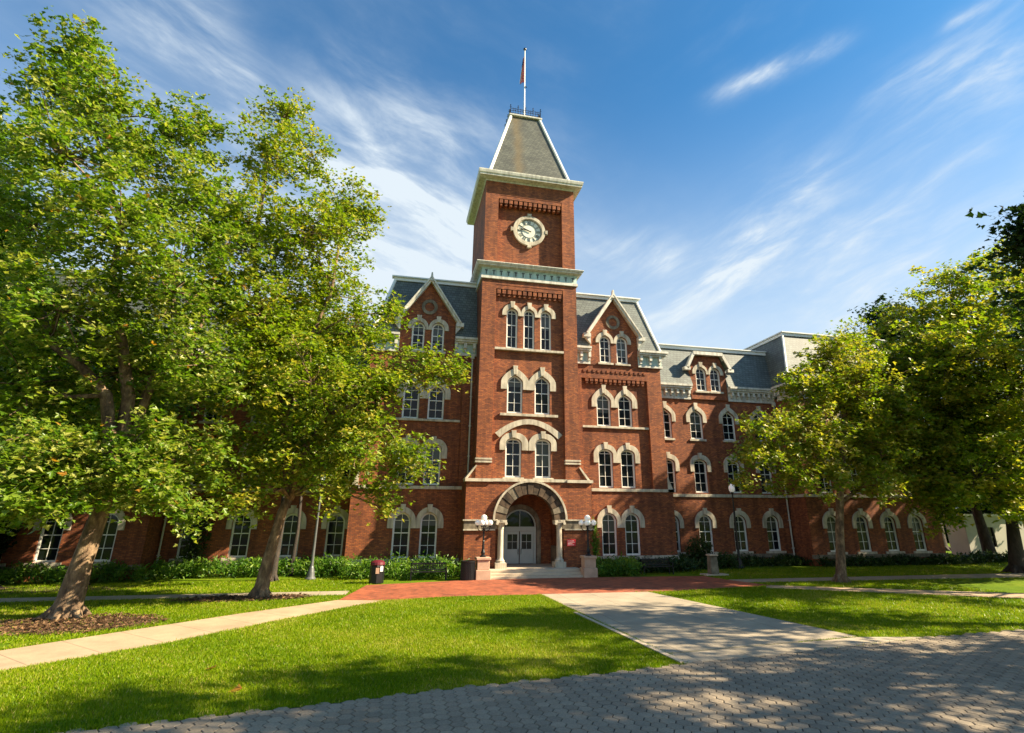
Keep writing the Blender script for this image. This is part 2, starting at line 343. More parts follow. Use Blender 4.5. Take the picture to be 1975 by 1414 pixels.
# ================================================================ setting
def poly_sheet(name, pts, z, mat, th=.0):
    me = bpy.data.meshes.new(name)
    if th:
        b = MB().prismz(pts, z-th, z); return tag(b.build(name, mat), kind='structure')
    me.from_pydata([(x, y, z) for x, y in pts], [], [tuple(range(len(pts)))])
    return tag(link(name, me, mat), kind='structure')
poly_sheet('ground', [(-1500, -1500), (1500, -1500), (1500, 1500), (-1500, 1500)], 0, m_lawn)
PLAZA = [(-10.2, -9.1), (-9.3, -3.7), (-3.5, -2.3), (3.5, -2.4), (10.0, -3.1), (10.25, -5.3), (10.9, -8.3), (5.2, -9.3), (-1.5, -9.2), (-5.4, -8.9), (-8.4, -9.5)]
poly_sheet('brick_plaza', PLAZA, .022, m_plaza, .02)
PATH = [(-10.2, -9.0), (-13.4, -12.0), (-15.9, -14.7), (-18.0, -17.1), (-23.5, -22.5), (-21.9, -24.5), (-16.6, -19.3), (-14.2, -17.0), (-11.4, -13.3), (-8.4, -9.6)]
poly_sheet('left_path', PATH, .018, m_walk, .018)
poly_sheet('far_left_path', [(-10.0, -5.9), (-18, -5.6), (-45, -4.6), (-45, -5.9), (-18, -6.9), (-10.05, -7.3)], .015, m_walk2, .015)
CW = [(-1.5, -9.15), (3.6, -9.4), (5.25, -20.36), (-1.2, -21.1)]
poly_sheet('central_path', CW, .030, m_walk2, .03)
APR = [(-1.2, -21.2), (5.25, -20.46), (7.2, -20.9), (2.2, -21.75), (-1.25, -22.15)]
poly_sheet('path_apron', APR, .026, m_walk2, .026)
poly_sheet('right_path_upper', [(10.3, -5.2), (60, -6.2), (60, -8.3), (26, -7.6), (10.5, -6.6)], .017, m_walk2, .017)
poly_sheet('right_path_lower', [(10.8, -8.1), (20.4, -13.6), (40, -24.0), (38.6, -26.0), (18.6, -15.1), (10.0, -9.2)], .021, m_walk, .021)
poly_sheet('path_edging', [(-1.62, -14.5), (-1.5, -14.5), (-1.2, -22.1), (-1.34, -22.16)], .06, m_conc, .06)
# hexagonal paving: every paver modelled
HEXB = [(-40, -30), (-21.9, -25.6), (-13.2, -24.0), (-9.3, -23.42), (-6.5, -22.9), (-3, -22.5), (-1.2, -22.15), (2.2, -21.75), (7.2, -20.9), (11, -20.6), (30, -19.6)]
poly_sheet('paving', HEXB + [(30, -60), (-40, -60)], .008, m_joint)
def hexpave():
    xs = np.array([p[0] for p in HEXB]); ys = np.array([p[1] for p in HEXB])
    R = .155; vs = []; fs = []; tone = []; rng = random.Random(5)
    dx = R*1.5; dy = R*math.sqrt(3)
    for i in range(int(34/dx)):
        for j in range(int(16/dy)):
            x = -19 + i*dx; y = -35 + j*dy + (dy/2 if i % 2 else 0)
            if y > np.interp(x, xs, ys) + R*.1 or y > -19: continue
            if (x+8.2)**2 + (y+36)**2 < 9: continue
            b = len(vs); q = .25 + .5*rng.random()
            z = .026 + rng.uniform(-.003, .003); tx, ty = rng.uniform(-.008, .008), rng.uniform(-.008, .008)
            for rr, zz in ((R*.94, -.014), (R*.91, -.004), (R*.85, 0)):
                for k in range(6):
                    a = math.pi/3*k; X, Y = rr*math.cos(a), rr*math.sin(a); vs.append((x+X, y+Y, z+zz+tx*X+ty*Y))
            for l in range(2):
                for k in range(6): fs.append((b+l*6+k, b+l*6+(k+1) % 6, b+l*6+6+(k+1) % 6, b+l*6+6+k)); tone.append(q)
            fs.append(tuple(b+12+k for k in range(6))); tone.append(q)
    me = bpy.data.meshes.new('hexagonal_paving'); me.from_pydata(vs, [], fs)
    a = me.attributes.new('tone', 'FLOAT', 'FACE'); a.data.foreach_set('value', tone)
    tag(link('paving_stones', me, m_paver), kind='structure')
hexpave()
def blob_sheet(name, c, rx, ry, z, mat, seed):
    r = random.Random(seed); pts = []
    for k in range(28):
        a = 2*math.pi*k/28; q = 1 + r.uniform(-.16, .12); pts.append((c[0]+rx*q*math.cos(a), c[1]+ry*q*math.sin(a)))
    return poly_sheet(name, pts, z, mat)
blob_sheet('mulch_bed', (-18.2, -13.0), 2.7, 1.7, .012, m_mulch, 1)
blob_sheet('mulch_ring', (-14.2, -7.6), 2.6, .9, .019, m_mulch, 2)
blob_sheet('mulch_strip', (-26.5, -2.3), 6, 1.5, .012, m_mulch, 3)

# ================================================================ building
B = thing('college_building', (0, 0, 0), 'red brick Victorian college hall with central clock tower and slate mansard roofs', 'building')
# arch profiles, height above springing at |x|/a = q
def prof(kind, q):
    q = min(1, abs(q))
    if kind == 'round': return math.sqrt(max(0, 1-q*q))
    if kind == 'seg': return max(0, 1-q**2.7)**.62
    if kind == 'point': return (1-q)**.62 * .78 + .22*math.sqrt(max(0, 1-q*q)) if q < 1 else 0
def arch(cx, a, zs, rise, kind, n=17):
    out = []
    for i in range(n):
        th = math.pi*i/(n-1); x = -math.cos(th)
        out.append((cx + a*x, zs + rise*prof(kind, x)))
    return out
def outline(cx, a, z0, zs, rise, kind): return [(cx-a, z0)] + arch(cx, a, zs, rise, kind) + [(cx+a, z0)]
wn_count = 0
def window(cx, w, z0, zt, kind, y, hood=True, sill=True, leg=.42, th=.33, tt=.36, depth=.17, bars=3, hl=None, hr=None, key=True, sillext=.16):
    """y = wall face; returns hole loop"""
    a = w/2; rise = {'round': a, 'seg': .32, 'point': .5}[kind]; zs = zt - rise
    hole = outline(cx, a, z0, zs, rise, kind)
    yf = y + depth
    f = MB(); t_ = .075
    inner = outline(cx, a-t_, z0+t_, zs, rise-t_*.9, kind); outer = outline(cx, a-.002, z0+.002, zs, rise-.002, kind)
    n = len(inner)
    f.strip(inner + [inner[0]], outer + [outer[0]], yf-.05, yf+.05)
    i2 = outline(cx, a-t_-.035, z0+t_+.04, zs, rise-t_-.03, kind); f.strip(i2 + [i2[0]], inner + [inner[0]], yf-.02, yf+.045)
    f.box(cx-.016, cx+.016, yf-.012, yf+.03, z0+.08, zt-.07)
    H = zt - z0
    for k in range(1, bars+1):
        z = z0 + (zs - z0 + .12*rise)*k/bars if kind != 'x' else 0
        hw = a-.06; tk = .028 if k == 2 else .016
        if z > zs:
            while hw > .05 and zs + rise*prof(kind, hw/a) < z+.06: hw -= .02
        f.box(cx-hw, cx+hw, yf-.015, yf+.032, z-tk, z+tk)
    wo = f.build('window', m_frame, B)
    g = MB(); gl = outline(cx, a-.01, z0+.01, zs, rise-.01, kind); g.add([(x, yf+.034, z) for x, z in gl], [tuple(range(len(gl)))]); g.build('glass', m_glass, wo, fix=False)
    k_ = (math.sin(cx*12.9898+z0*78.233)*43758.5453) % 1
    if k_ < .34:
        zb = zs - (zs-z0)*(.1 + .55*((k_*37) % 1)); ol = [(cx-a+.02, zb)] + arch(cx, a-.02, zs, rise-.02, kind) + [(cx+a-.02, zb)]
        g = MB(); g.add([(x, yf+.032, z) for x, z in ol], [tuple(range(len(ol)))]); g.build('blind', m_blind, wo, fix=False)
    if sill: MB().box(cx-a-sillext, cx+a+sillext, y-.09, y+depth, z0-.16, z0-.003).build('sill', m_stone, wo, bevel=.012)
    if hood:
        hl = th if hl is None else hl; hr = th if hr is None else hr
        zl = zs - leg; inn = [(cx-a-.002, zl)] + arch(cx, a+.002, zs, rise+.002, kind) + [(cx+a+.002, zl)]
        av = a + (hl+hr)/2; cc = cx + (hr-hl)/2
        o = [(cc-av, zl)] + arch(cc, av, zs, rise+tt if kind != 'round' else av*.5+ (rise+tt)*.5, kind) + [(cc+av, zl)]
        h = MB(); h.strip(inn, o, y-.09, y+.05)
        if key:
            zc = zt; h.prism([(cx-.11, zc+.03), (cx+.11, zc+.03), (cx+.17, zc+tt+.14), (cx-.17, zc+tt+.14)], y-.15, y+.04)
        h.build('hood', m_stone, wo, bevel=.01)
    return hole

# ---- tower
DR = .26      # recess depth
tw = MB()
# front piers and sides (body behind)
ho = []
YR = DR
for x in (-.99, .99): ho.append(window(x, 1.07, 5.72, 8.2, 'seg', YR, leg=.45, hl=.4 if x < 0 else .44, hr=.44 if x < 0 else .4))
for x in (-.95, .95): ho.append(window(x, 1.07, 9.86, 12.45, 'point', YR, sill=False, leg=.5, hl=.44, hr=.42, tt=.5))
for x in (-1.22, 0, 1.22): ho.append(window(x, .80, 14.36, 17.27, 'round', YR, sill=False, leg=.15, hl=.21 if x > -1 else .33, hr=.21 if x < 1 else .33, tt=.36))
tw.wall([(-2.45, 5.5), (2.45, 5.5), (2.45, 18.9), (-2.45, 18.9)], ho, YR, .25)
tw.box(-3.45, -2.45, 0, 1.0, 5.4, 18.9); tw.box(2.45, 3.45, 0, 1.0, 5.4, 18.9)
tw.box(-3.45, 3.45, 0, 1.0, 18.9, 19.6)
tw.add([(-3.45,1,0),(-3.45,6.9,0),(-3.45,6.9,19.6),(-3.45,1,19.6)], [(0,1,2,3)]); tw.add([(3.45,1,0),(3.45,6.9,0),(3.45,6.9,19.6),(3.45,1,19.6)], [(0,1,2,3)])
tw.add([(-3.45,6.9,0),(3.45,6.9,0),(3.45,6.9,27.4),(-3.45,6.9,27.4)], [(0,1,2,3)])
# upper stage
DU = .52
tw.add([(-2.47, DU, 20.4), (2.47, DU, 20.4), (2.47, DU, 26.2), (-2.47, DU, 26.2)], [(0,1,2,3)])
tw.box(-3.42, -2.45, 0, 1.0, 20.4, 26.2); tw.box(2.45, 3.42, 0, 1.0, 20.4, 26.2); tw.box(-3.42, 3.42, 0, 1.0, 26.2, 27.5)
tw.add([(-3.42,1,20),(-3.42,6.9,20),(-3.42,6.9,27.5),(-3.42,1,27.5)], [(0,1,2,3)]); tw.add([(3.42,1,20),(3.42,6.9,20),(3.42,6.9,27.5),(3.42,1,27.5)], [(0,1,2,3)])
T = tw.build('tower', m_brick, B, fix=False)
# corbel tables
for z, yb in ((18.25, YR), (25.55, DU)):
    c = MB()
    n = 13
    for i in range(n):
        x = -2.42 + 4.84*(i+.5)/n
        c.box(x-.13, x+.13, .04, yb, z+.02, z+.36); c.box(x-.09, x+.09, .10, yb, z-.16, z+.02)
    c.box(-2.45, 2.45, .02, yb+.02, z+.36, z+.65)
    c.build('corbel_table', m_brick, T)
for z0_, z1_ in ((6.59, 6.70), (6.77, 6.88)):
    for sx in (-1, 1):
        MB().box(min(sx*2.43, sx*3.5), max(sx*2.43, sx*3.5), -.07, .5, z0_, z1_).build('stone_band', m_stone, T)
MB().box(-2.45, 2.45, -.0, YR+.04, 14.14, 14.30).build('string_course', m_stone, T, bevel=.01)
MB().box(-1.95, 2.02, YR-.13, YR+.04, 9.66, 9.83).build('string_course', m_stone, T, bevel=.01)
# big segmental arch over the third level pair
inn = []; oo = []
for i in range(15):
    q = -1 + 2*i/14; inn.append((q*1.98 + .03, 8.22 + .92*(1-q*q))); oo.append((q*2.28 + .03, 8.5 + .98*(1-q*q)))
MB().strip(inn, oo, YR-.12, YR+.03).build('relieving_arch', m_stone, T)
def cornice(poly_lo, z0, z1, steps, mats, name, parent):
    pass
def ring_cornice(x, y0, y1, prof_, mat, name, parent):
    """prof_: list of (overhang, z) swept round a rectangle"""
    vs = []; fs = []
    for o, z in prof_: vs += [(-x-o, y0-o, z), (x+o, y0-o, z), (x+o, y1+o, z), (-x-o, y1+o, z)]
    for i in range(len(prof_)-1):
        for k in range(4): fs.append((4*i+k, 4*i+(k+1) % 4, 4*i+4+(k+1) % 4, 4*i+4+k))
    n = len(prof_)*4; fs.append((n-4, n-3, n-2, n-1)); fs.append((3, 2, 1, 0))
    b = MB().add(vs, fs); return b.build(name, mat, parent, fix=False)
ring_cornice(3.43, .02, 6.9, [(0, 19.28), (.13, 19.30), (.13, 19.5), (.06, 19.52), (.06, 20.02)], m_trim, 'belt_cornice_base', T)
ring_cornice(3.43, .02, 6.9, [(.07, 19.5), (.07, 20.02), (.12, 20.05), (.12, 20.12)], m_verd, 'belt_frieze', T)
ring_cornice(3.43, .02, 6.9, [(.1, 20.10), (.32, 20.16), (.4, 20.2), (.4, 20.26), (.47, 20.32), (.52, 20.42), (.5, 20.46), (.0, 20.7)], m_trim, 'belt_cornice', T)
for i in range(13):
    x = -3.2 + 6.4*i/12; bk = MB(); bk.box(x-.035, x+.035, -.12, -.04, 19.62, 19.92); bk.box(x-.10, x+.10, -.10, -.045, 19.88, 19.95)
    bk.build('frieze_ornament', m_slate, T)
ring_cornice(3.43, .02, 6.9, [(0, 27.3), (.05, 27.34), (.05, 27.42), (.30, 27.46), (.54, 27.5), (.54, 27.62), (.60, 27.68), (.64, 27.86), (.64, 27.94), (.30, 28.0), (0, 28.15)], m_trim, 'tower_cornice', T)
# tower roof
def frustum(mb, x0, x1, y0, y1, z0, X0, X1, Y0, Y1, z1):
    return mb.add([(x0,y0,z0),(x1,y0,z0),(x1,y1,z0),(x0,y1,z0),(X0,Y0,z1),(X1,Y0,z1),(X1,Y1,z1),(X0,Y1,z1)], [(0,1,5,4),(1,2,6,5),(2,3,7,6),(3,0,4,7),(4,5,6,7)])
tr = frustum(MB(), -3.22, 3.22, .2, 6.7, 28.05, -1.22, 1.22, 2.2, 4.65, 35.4).build('tower_roof', m_slate_t, B, fix=False)
cb = MB()
for sx, y0, Y0 in ((-1, .2, 2.2), (1, .2, 2.2), (-1, 6.7, 4.65), (1, 6.7, 4.65)):
    cb.tube([(sx*3.24, y0-.02 if y0 < 3 else y0+.02, 28.05), (sx*1.24, Y0-.02 if y0 < 3 else Y0+.02, 35.4)], .13, 6)
cb.build('hip_flashing', m_white, tr)
MB().box(-1.42, 1.42, 2.0, 4.85, 35.36, 35.52).build('roof_deck', m_trim, tr, bevel=.03)
rl = MB()
for (x0, y0, x1, y1) in ((-1.3, 2.12, 1.3, 2.12), (-1.3, 4.7, 1.3, 4.7), (-1.3, 2.12, -1.3, 4.7), (1.3, 2.12, 1.3, 4.7)):
    for z in (35.66, 35.9, 36.12): rl.tube([(x0, y0, z), (x1, y1, z)], .02, 5)
    for i in range(13):
        x = x0+(x1-x0)*i/12; y = y0+(y1-y0)*i/12; rl.tube([(x, y, 35.5), (x, y, 36.2 if i % 3 else 36.42)], .016 if i % 3 else .026, 5)
        if i % 3 == 0:
            rl.ball((x, y, 36.45), .05, 6, 5)
            rl.tube([(x-.09, y, 36.28), (x+.09, y, 36.28)], .02, 4)
        elif i < 12:
            rl.tube([(x, y, 35.9), (x+(x1-x0)/24, y+(y1-y0)/24, 36.1), (x+(x1-x0)/12, y+(y1-y0)/12, 35.9)], .016, 4)
rl.build('iron_cresting', m_dark, tr)
# clock
ck = MB()
cx, cz, yk = 0.0, 23.68, DU
def ringpts(r, n=40): return [(cx + r*math.cos(2*math.pi*i/n), cz + r*math.sin(2*math.pi*i/n)) for i in range(n+1)]
ck.strip(ringpts(.99), ringpts(1.24), yk-.16, yk+.02); ck.strip(ringpts(.93), ringpts(.99), yk-.10, yk+.02)
for a in range(4):
    c_, s_ = math.cos(a*math.pi/2), math.sin(a*math.pi/2)
    p = [(1.2, -.13), (1.42, -.17), (1.42, .17), (1.2, .13)]
    ck.prism([(cx + u*c_ - v*s_, cz + u*s_ + v*c_) for u, v in p], yk-.19, yk+.02)
CK = ck.build('clock', m_stone, B, bevel=.012)
m_dial = simple('clock_dial', (.74, .74, .62), .5, 0, .12, 3)
fc = MB(); r_ = ringpts(.95)[:-1]; fc.add([(x, yk-.03, z) for x, z in r_], [tuple(range(len(r_)))]); fc.build('clock_face', m_dial, CK, fix=False)
nm = MB()
def stroke(p, q, w, y0=yk-.055, y1=yk-.033):
    d = Vector((q[0]-p[0], q[1]-p[1])); d.normalize(); n = Vector((-d.y, d.x))*w/2
    nm.prism([(p[0]-n.x, p[1]-n.y), (q[0]-n.x, q[1]-n.y), (q[0]+n.x, q[1]+n.y), (p[0]+n.x, p[1]+n.y)], y0, y1)
NUM = ['XII', 'I', 'II', 'III', 'IIII', 'V', 'VI', 'VII', 'VIII', 'IX', 'X', 'XI']
for h, s in enumerate(NUM):
    th = math.pi/2 - h*math.pi/6; u = (math.cos(th), math.sin(th)); tv = (math.sin(th), -math.cos(th))
    wds = {'I': .065, 'V': .13, 'X': .13}; tot = sum(wds[c] for c in s); off = -tot/2; ri, ro = .60, .87
    P = lambda o, r: (cx + u[0]*r + tv[0]*o, cz + u[1]*r + tv[1]*o)
    for c in s:
        w = wds[c]; m_ = off + w/2
        if c == 'I': stroke(P(m_, ri), P(m_, ro), .02)
        elif c == 'V': stroke(P(m_-.05, ro), P(m_, ri), .026); stroke(P(m_+.05, ro), P(m_, ri), .015)
        else: stroke(P(m_-.05, ro), P(m_+.05, ri), .026); stroke(P(m_+.05, ro), P(m_-.05, ri), .015)
        off += w
nm.strip(ringpts(.545), ringpts(.565), yk-.055, yk-.033); nm.strip(ringpts(.90), ringpts(.93), yk-.055, yk-.033)
nm.build('clock_numerals', m_dark, CK)
nm = MB()
for ang, ln, w in ((math.pi/2 - 2*math.pi*47/60, .84, .05), (math.pi/2 - 2*math.pi*(9.78/12), .52, .075)):
    stroke((cx - .16*math.cos(ang), cz - .16*math.sin(ang)), (cx + ln*math.cos(ang), cz + ln*math.sin(ang)), w, yk-.095, yk-.07)
nm.lathe([(.07, 0), (.07, .01)], 0, 0, 12)
nm.v = nm.v[:-24]; nm.f = [f for f in nm.f if max(f) < len(nm.v)]; nm.m = nm.m[:len(nm.f)]
nm.build('clock_hands', m_dark, CK)

# ---- porch storey
pw = MB(); RI = 1.53; ZS = 3.15; PX = 4.07; PY = -.42
arc = [(RI*1.42*math.cos(math.pi*i/24), ZS + RI*1.42*math.sin(math.pi*i/24)) for i in range(25)]
out_ = [(-PX, 0), (-2.17, 0), (-2.17, ZS)] + arc[::-1][1:-1] + [(2.17, ZS), (2.17, 0), (PX, 0), (PX, 5.42), (-PX, 5.42)]
pw.wall(out_, [], PY, .3)
pw.box(-PX, -PX+.02, PY, 2.0, 0, 5.42); pw.box(PX-.02, PX, PY, 2.0, 0, 5.42)
for sx in (-1, 1): pw.box(min(sx*2.17, sx*2.15), max(sx*2.17, sx*2.15), PY, 2.6, 0, ZS)
pw.add([(-PX, PY, 5.42), (PX, PY, 5.42), (PX, 0.3, 5.42), (-PX, .3, 5.42)], [(0,1,2,3)])
# sloped buttress shoulders
for sx in (-1, 1): pw.prism([(sx*3.4, 5.5), (sx*4.02, 5.5), (sx*3.45, 6.35), (sx*3.4, 6.35)], PY+.5, 1.2)
PO = pw.build('porch', m_brick, B, fix=False)
# vestibule: barrel soffit + back wall with door opening
vb = MB(); arcI = [(2.16*math.cos(math.pi*i/24), ZS + 2.16*math.sin(math.pi*i/24)) for i in range(25)]
vs = [(x, PY+.3, z) for x, z in arcI] + [(x, 2.6, z) for x, z in arcI]; vb.add(vs, [(i, i+1, 26+i, 25+i) for i in range(24)])
dh = outline(0, 1.12, .42, 2.78, 1.12, 'round'); dh = outline(-.0, 1.12, .42, 2.75, 1.10, 'round')
vb.wall([(-2.2, .3), (2.2, .3), (2.2, 5.4), (-2.2, 5.4)], [dh], 2.6, .25)
vb.build('vestibule', m_brick, PO, fix=False)
b = MB(); b.strip([(-1.12, .42)] + arch(0, 1.12, 2.75, 1.10, 'round') + [(1.12, .42)], [(-1.4, .42)] + arch(0, 1.4, 2.75, 1.38, 'round') + [(1.4, .42)], 2.5, 2.62); b.build('door_surround', m_oldstone, PO)
MB().box(-2.2, 2.2, -.5, 2.7, .05, .42).build('porch_floor', m_conc, PO)
sw = MB(); sw.wall([(2.14, .5), (2.16, .5), (2.16, .6), (2.14, .6)], [], .5, .1)
# stone arch with voussoirs
va = MB(); nv = 15
for i in range(nv):
    a0 = math.pi*(i+.04)/nv; a1 = math.pi*(i+.96)/nv; pts = []
    for q in range(4):
        a = a0+(a1-a0)*q/3; pts.append((RI*math.cos(a), ZS+RI*math.sin(a)))
    for q in range(4):
        a = a1-(a1-a0)*q/3; pts.append((2.22*math.cos(a), ZS+2.22*math.sin(a)))
    va.cur = 1 if i in (1, 10, 13) else 0
    va.prism(pts, PY-.10-(.03 if i % 2 else 0), PY+.45)
m_arch = simple('sooty_arch_stone', (.095, .062, .038), .85, 0, .8, 2.2, .3, .5)
va.build('entrance_arch', [m_arch, m_oldstone], PO, fix=True)
lb = MB(); lb.strip([(2.24*math.cos(math.pi*i/32), ZS+2.24*math.sin(math.pi*i/32)) for i in range(33)], [(2.36*math.cos(math.pi*i/32), ZS+2.36*math.sin(math.pi*i/32)) for i in range(33)], PY-.2, PY+.02)
lb.build('hood_mould', m_stone, PO)
for sx in (-1, 1):
    bn = MB()
    def sb(x0, x1, *r): bn.box(min(sx*x0, sx*x1), max(sx*x0, sx*x1), *r)
    sb(2.05, 4.1, PY-.06, PY+.3, 2.63, 3.10); bn.build('stone_band', m_oldstone, PO)
    bn = MB(); sb(2.05, 4.17, PY-.13, PY+.3, 3.10, 3.18); sb(2.2, 4.13, PY-.10, PY+.3, 2.55, 2.63); bn.build('string_course', m_stone, PO)
    bn = MB(); bn.lathe([(.30, .0), (.30, .3), (.26, .34), (.27, .44), (.20, .5), (.175, .6), (.165, 2.2), (.19, 2.22), (.19, 2.27), (.17, 2.3), (.22, 2.45), (.3, 2.62), (.33, 2.7), (.33, 2.72)], sx*1.84, PY-.02, 18, .42)
    bn.box(sx*1.84-.34, sx*1.84+.34, PY-.36, PY+.4, .42, .74); bn.box(sx*1.84-.32, sx*1.84+.32, PY-.32, PY+.4, 3.0, 3.15)
    for k in (-1, 1): bn.tube([(sx*1.84+k*.27, PY-.37, 2.95), (sx*1.84+k*.27, PY+.2, 2.95)], .085, 10)
    bn.build('column', m_stone, PO, fix=True)
    bn = MB(); sb(2.4, 4.14, PY-.14, .5, 5.40, 5.58)
    bn.prism([(sx*4.12, 5.58), (sx*3.45, 6.42), (sx*3.36, 6.40), (sx*3.95, 5.58)], PY+.35, 1.25)
    bn.build('coping', m_stone, PO)
MB().box(-2.4, 2.4, PY-.08, YR+.1, 5.42, 5.60).build('coping', m_stone, PO)
# doors
for sx in (-1, 1):
    d = MB(); x0, x1 = (.03, .93)
    def db(a, b_, *r): d.box(min(sx*a, sx*b_), max(sx*a, sx*b_), *r)
    db(x0, x1, 2.72, 2.76, .44, 1.22); db(x0, x0+.12, 2.722, 2.758, 1.221, 2.239); db(x1-.12, x1, 2.722, 2.758, 1.221, 2.239)
    db(x0, x1, 2.72, 2.76, 2.24, 2.42); db(x0+.121, x1-.121, 2.723, 2.757, 1.221, 1.32); db(.465, .495, 2.727, 2.744, 1.321, 2.239); db(x0+.121, x1-.121, 2.729, 2.743, 1.76, 1.79)
    db(x0+.12, x1-.12, 2.705, 2.72, .6, 1.08)
    dd = d.build('door', m_door, PO)
    g = MB(); g.box(min(sx*.1, sx*.88), max(sx*.1, sx*.88), 2.745, 2.75, 1.3, 2.3); g.build('glass', m_glass, dd)
    MB().tube([(sx*.1, 2.66, 1.0), (sx*.1, 2.66, 1.35)], .018, 8).build('handle', m_dark, dd)
f = MB(); f.box(-1.11, -.94, 2.664, 2.796, .421, 2.429); f.box(.94, 1.11, 2.664, 2.796, .421, 2.429); f.box(-1.11, 1.11, 2.66, 2.8, 2.43, 2.715)
f.strip(arch(0, 1.02, 2.72, 1.0, 'round'), arch(0, 1.11, 2.72, 1.09, 'round'), 2.668, 2.792); f.box(-.02, .02, 2.684, 2.764, 2.716, 3.72)
DF = f.build('door_frame', m_door, PO)
g = MB(); gl = outline(0, 1.08, 2.5, 2.72, 1.06, 'round'); g.add([(x, 2.78, z) for x, z in gl], [tuple(range(len(gl)))]); g.build('fanlight', m_glass, DF, fix=False)
# side window in vestibule right wall
sw = MB(); sw.box(2.09, 2.13, .7, 1.3, 1.9, 3.3); sw.build('niche_window', m_glass, PO)
MB().box(2.08, 2.16, -.1, 2.5, .42, 1.55).build('dado_panel', m_oldstone, PO)
# steps
st = MB(); st.box(-2.85, 2.85, -2.35, -.5, 0, .14); st.box(-2.85, 2.85, -2.0, -.5, .14, .28); st.box(-2.85, 2.85, -1.68, -.5, .28, .425)
tag(st.build('entrance_steps', m_conc, None, bevel=.015), 'three pale stone steps leading up to the arched entrance', 'steps')
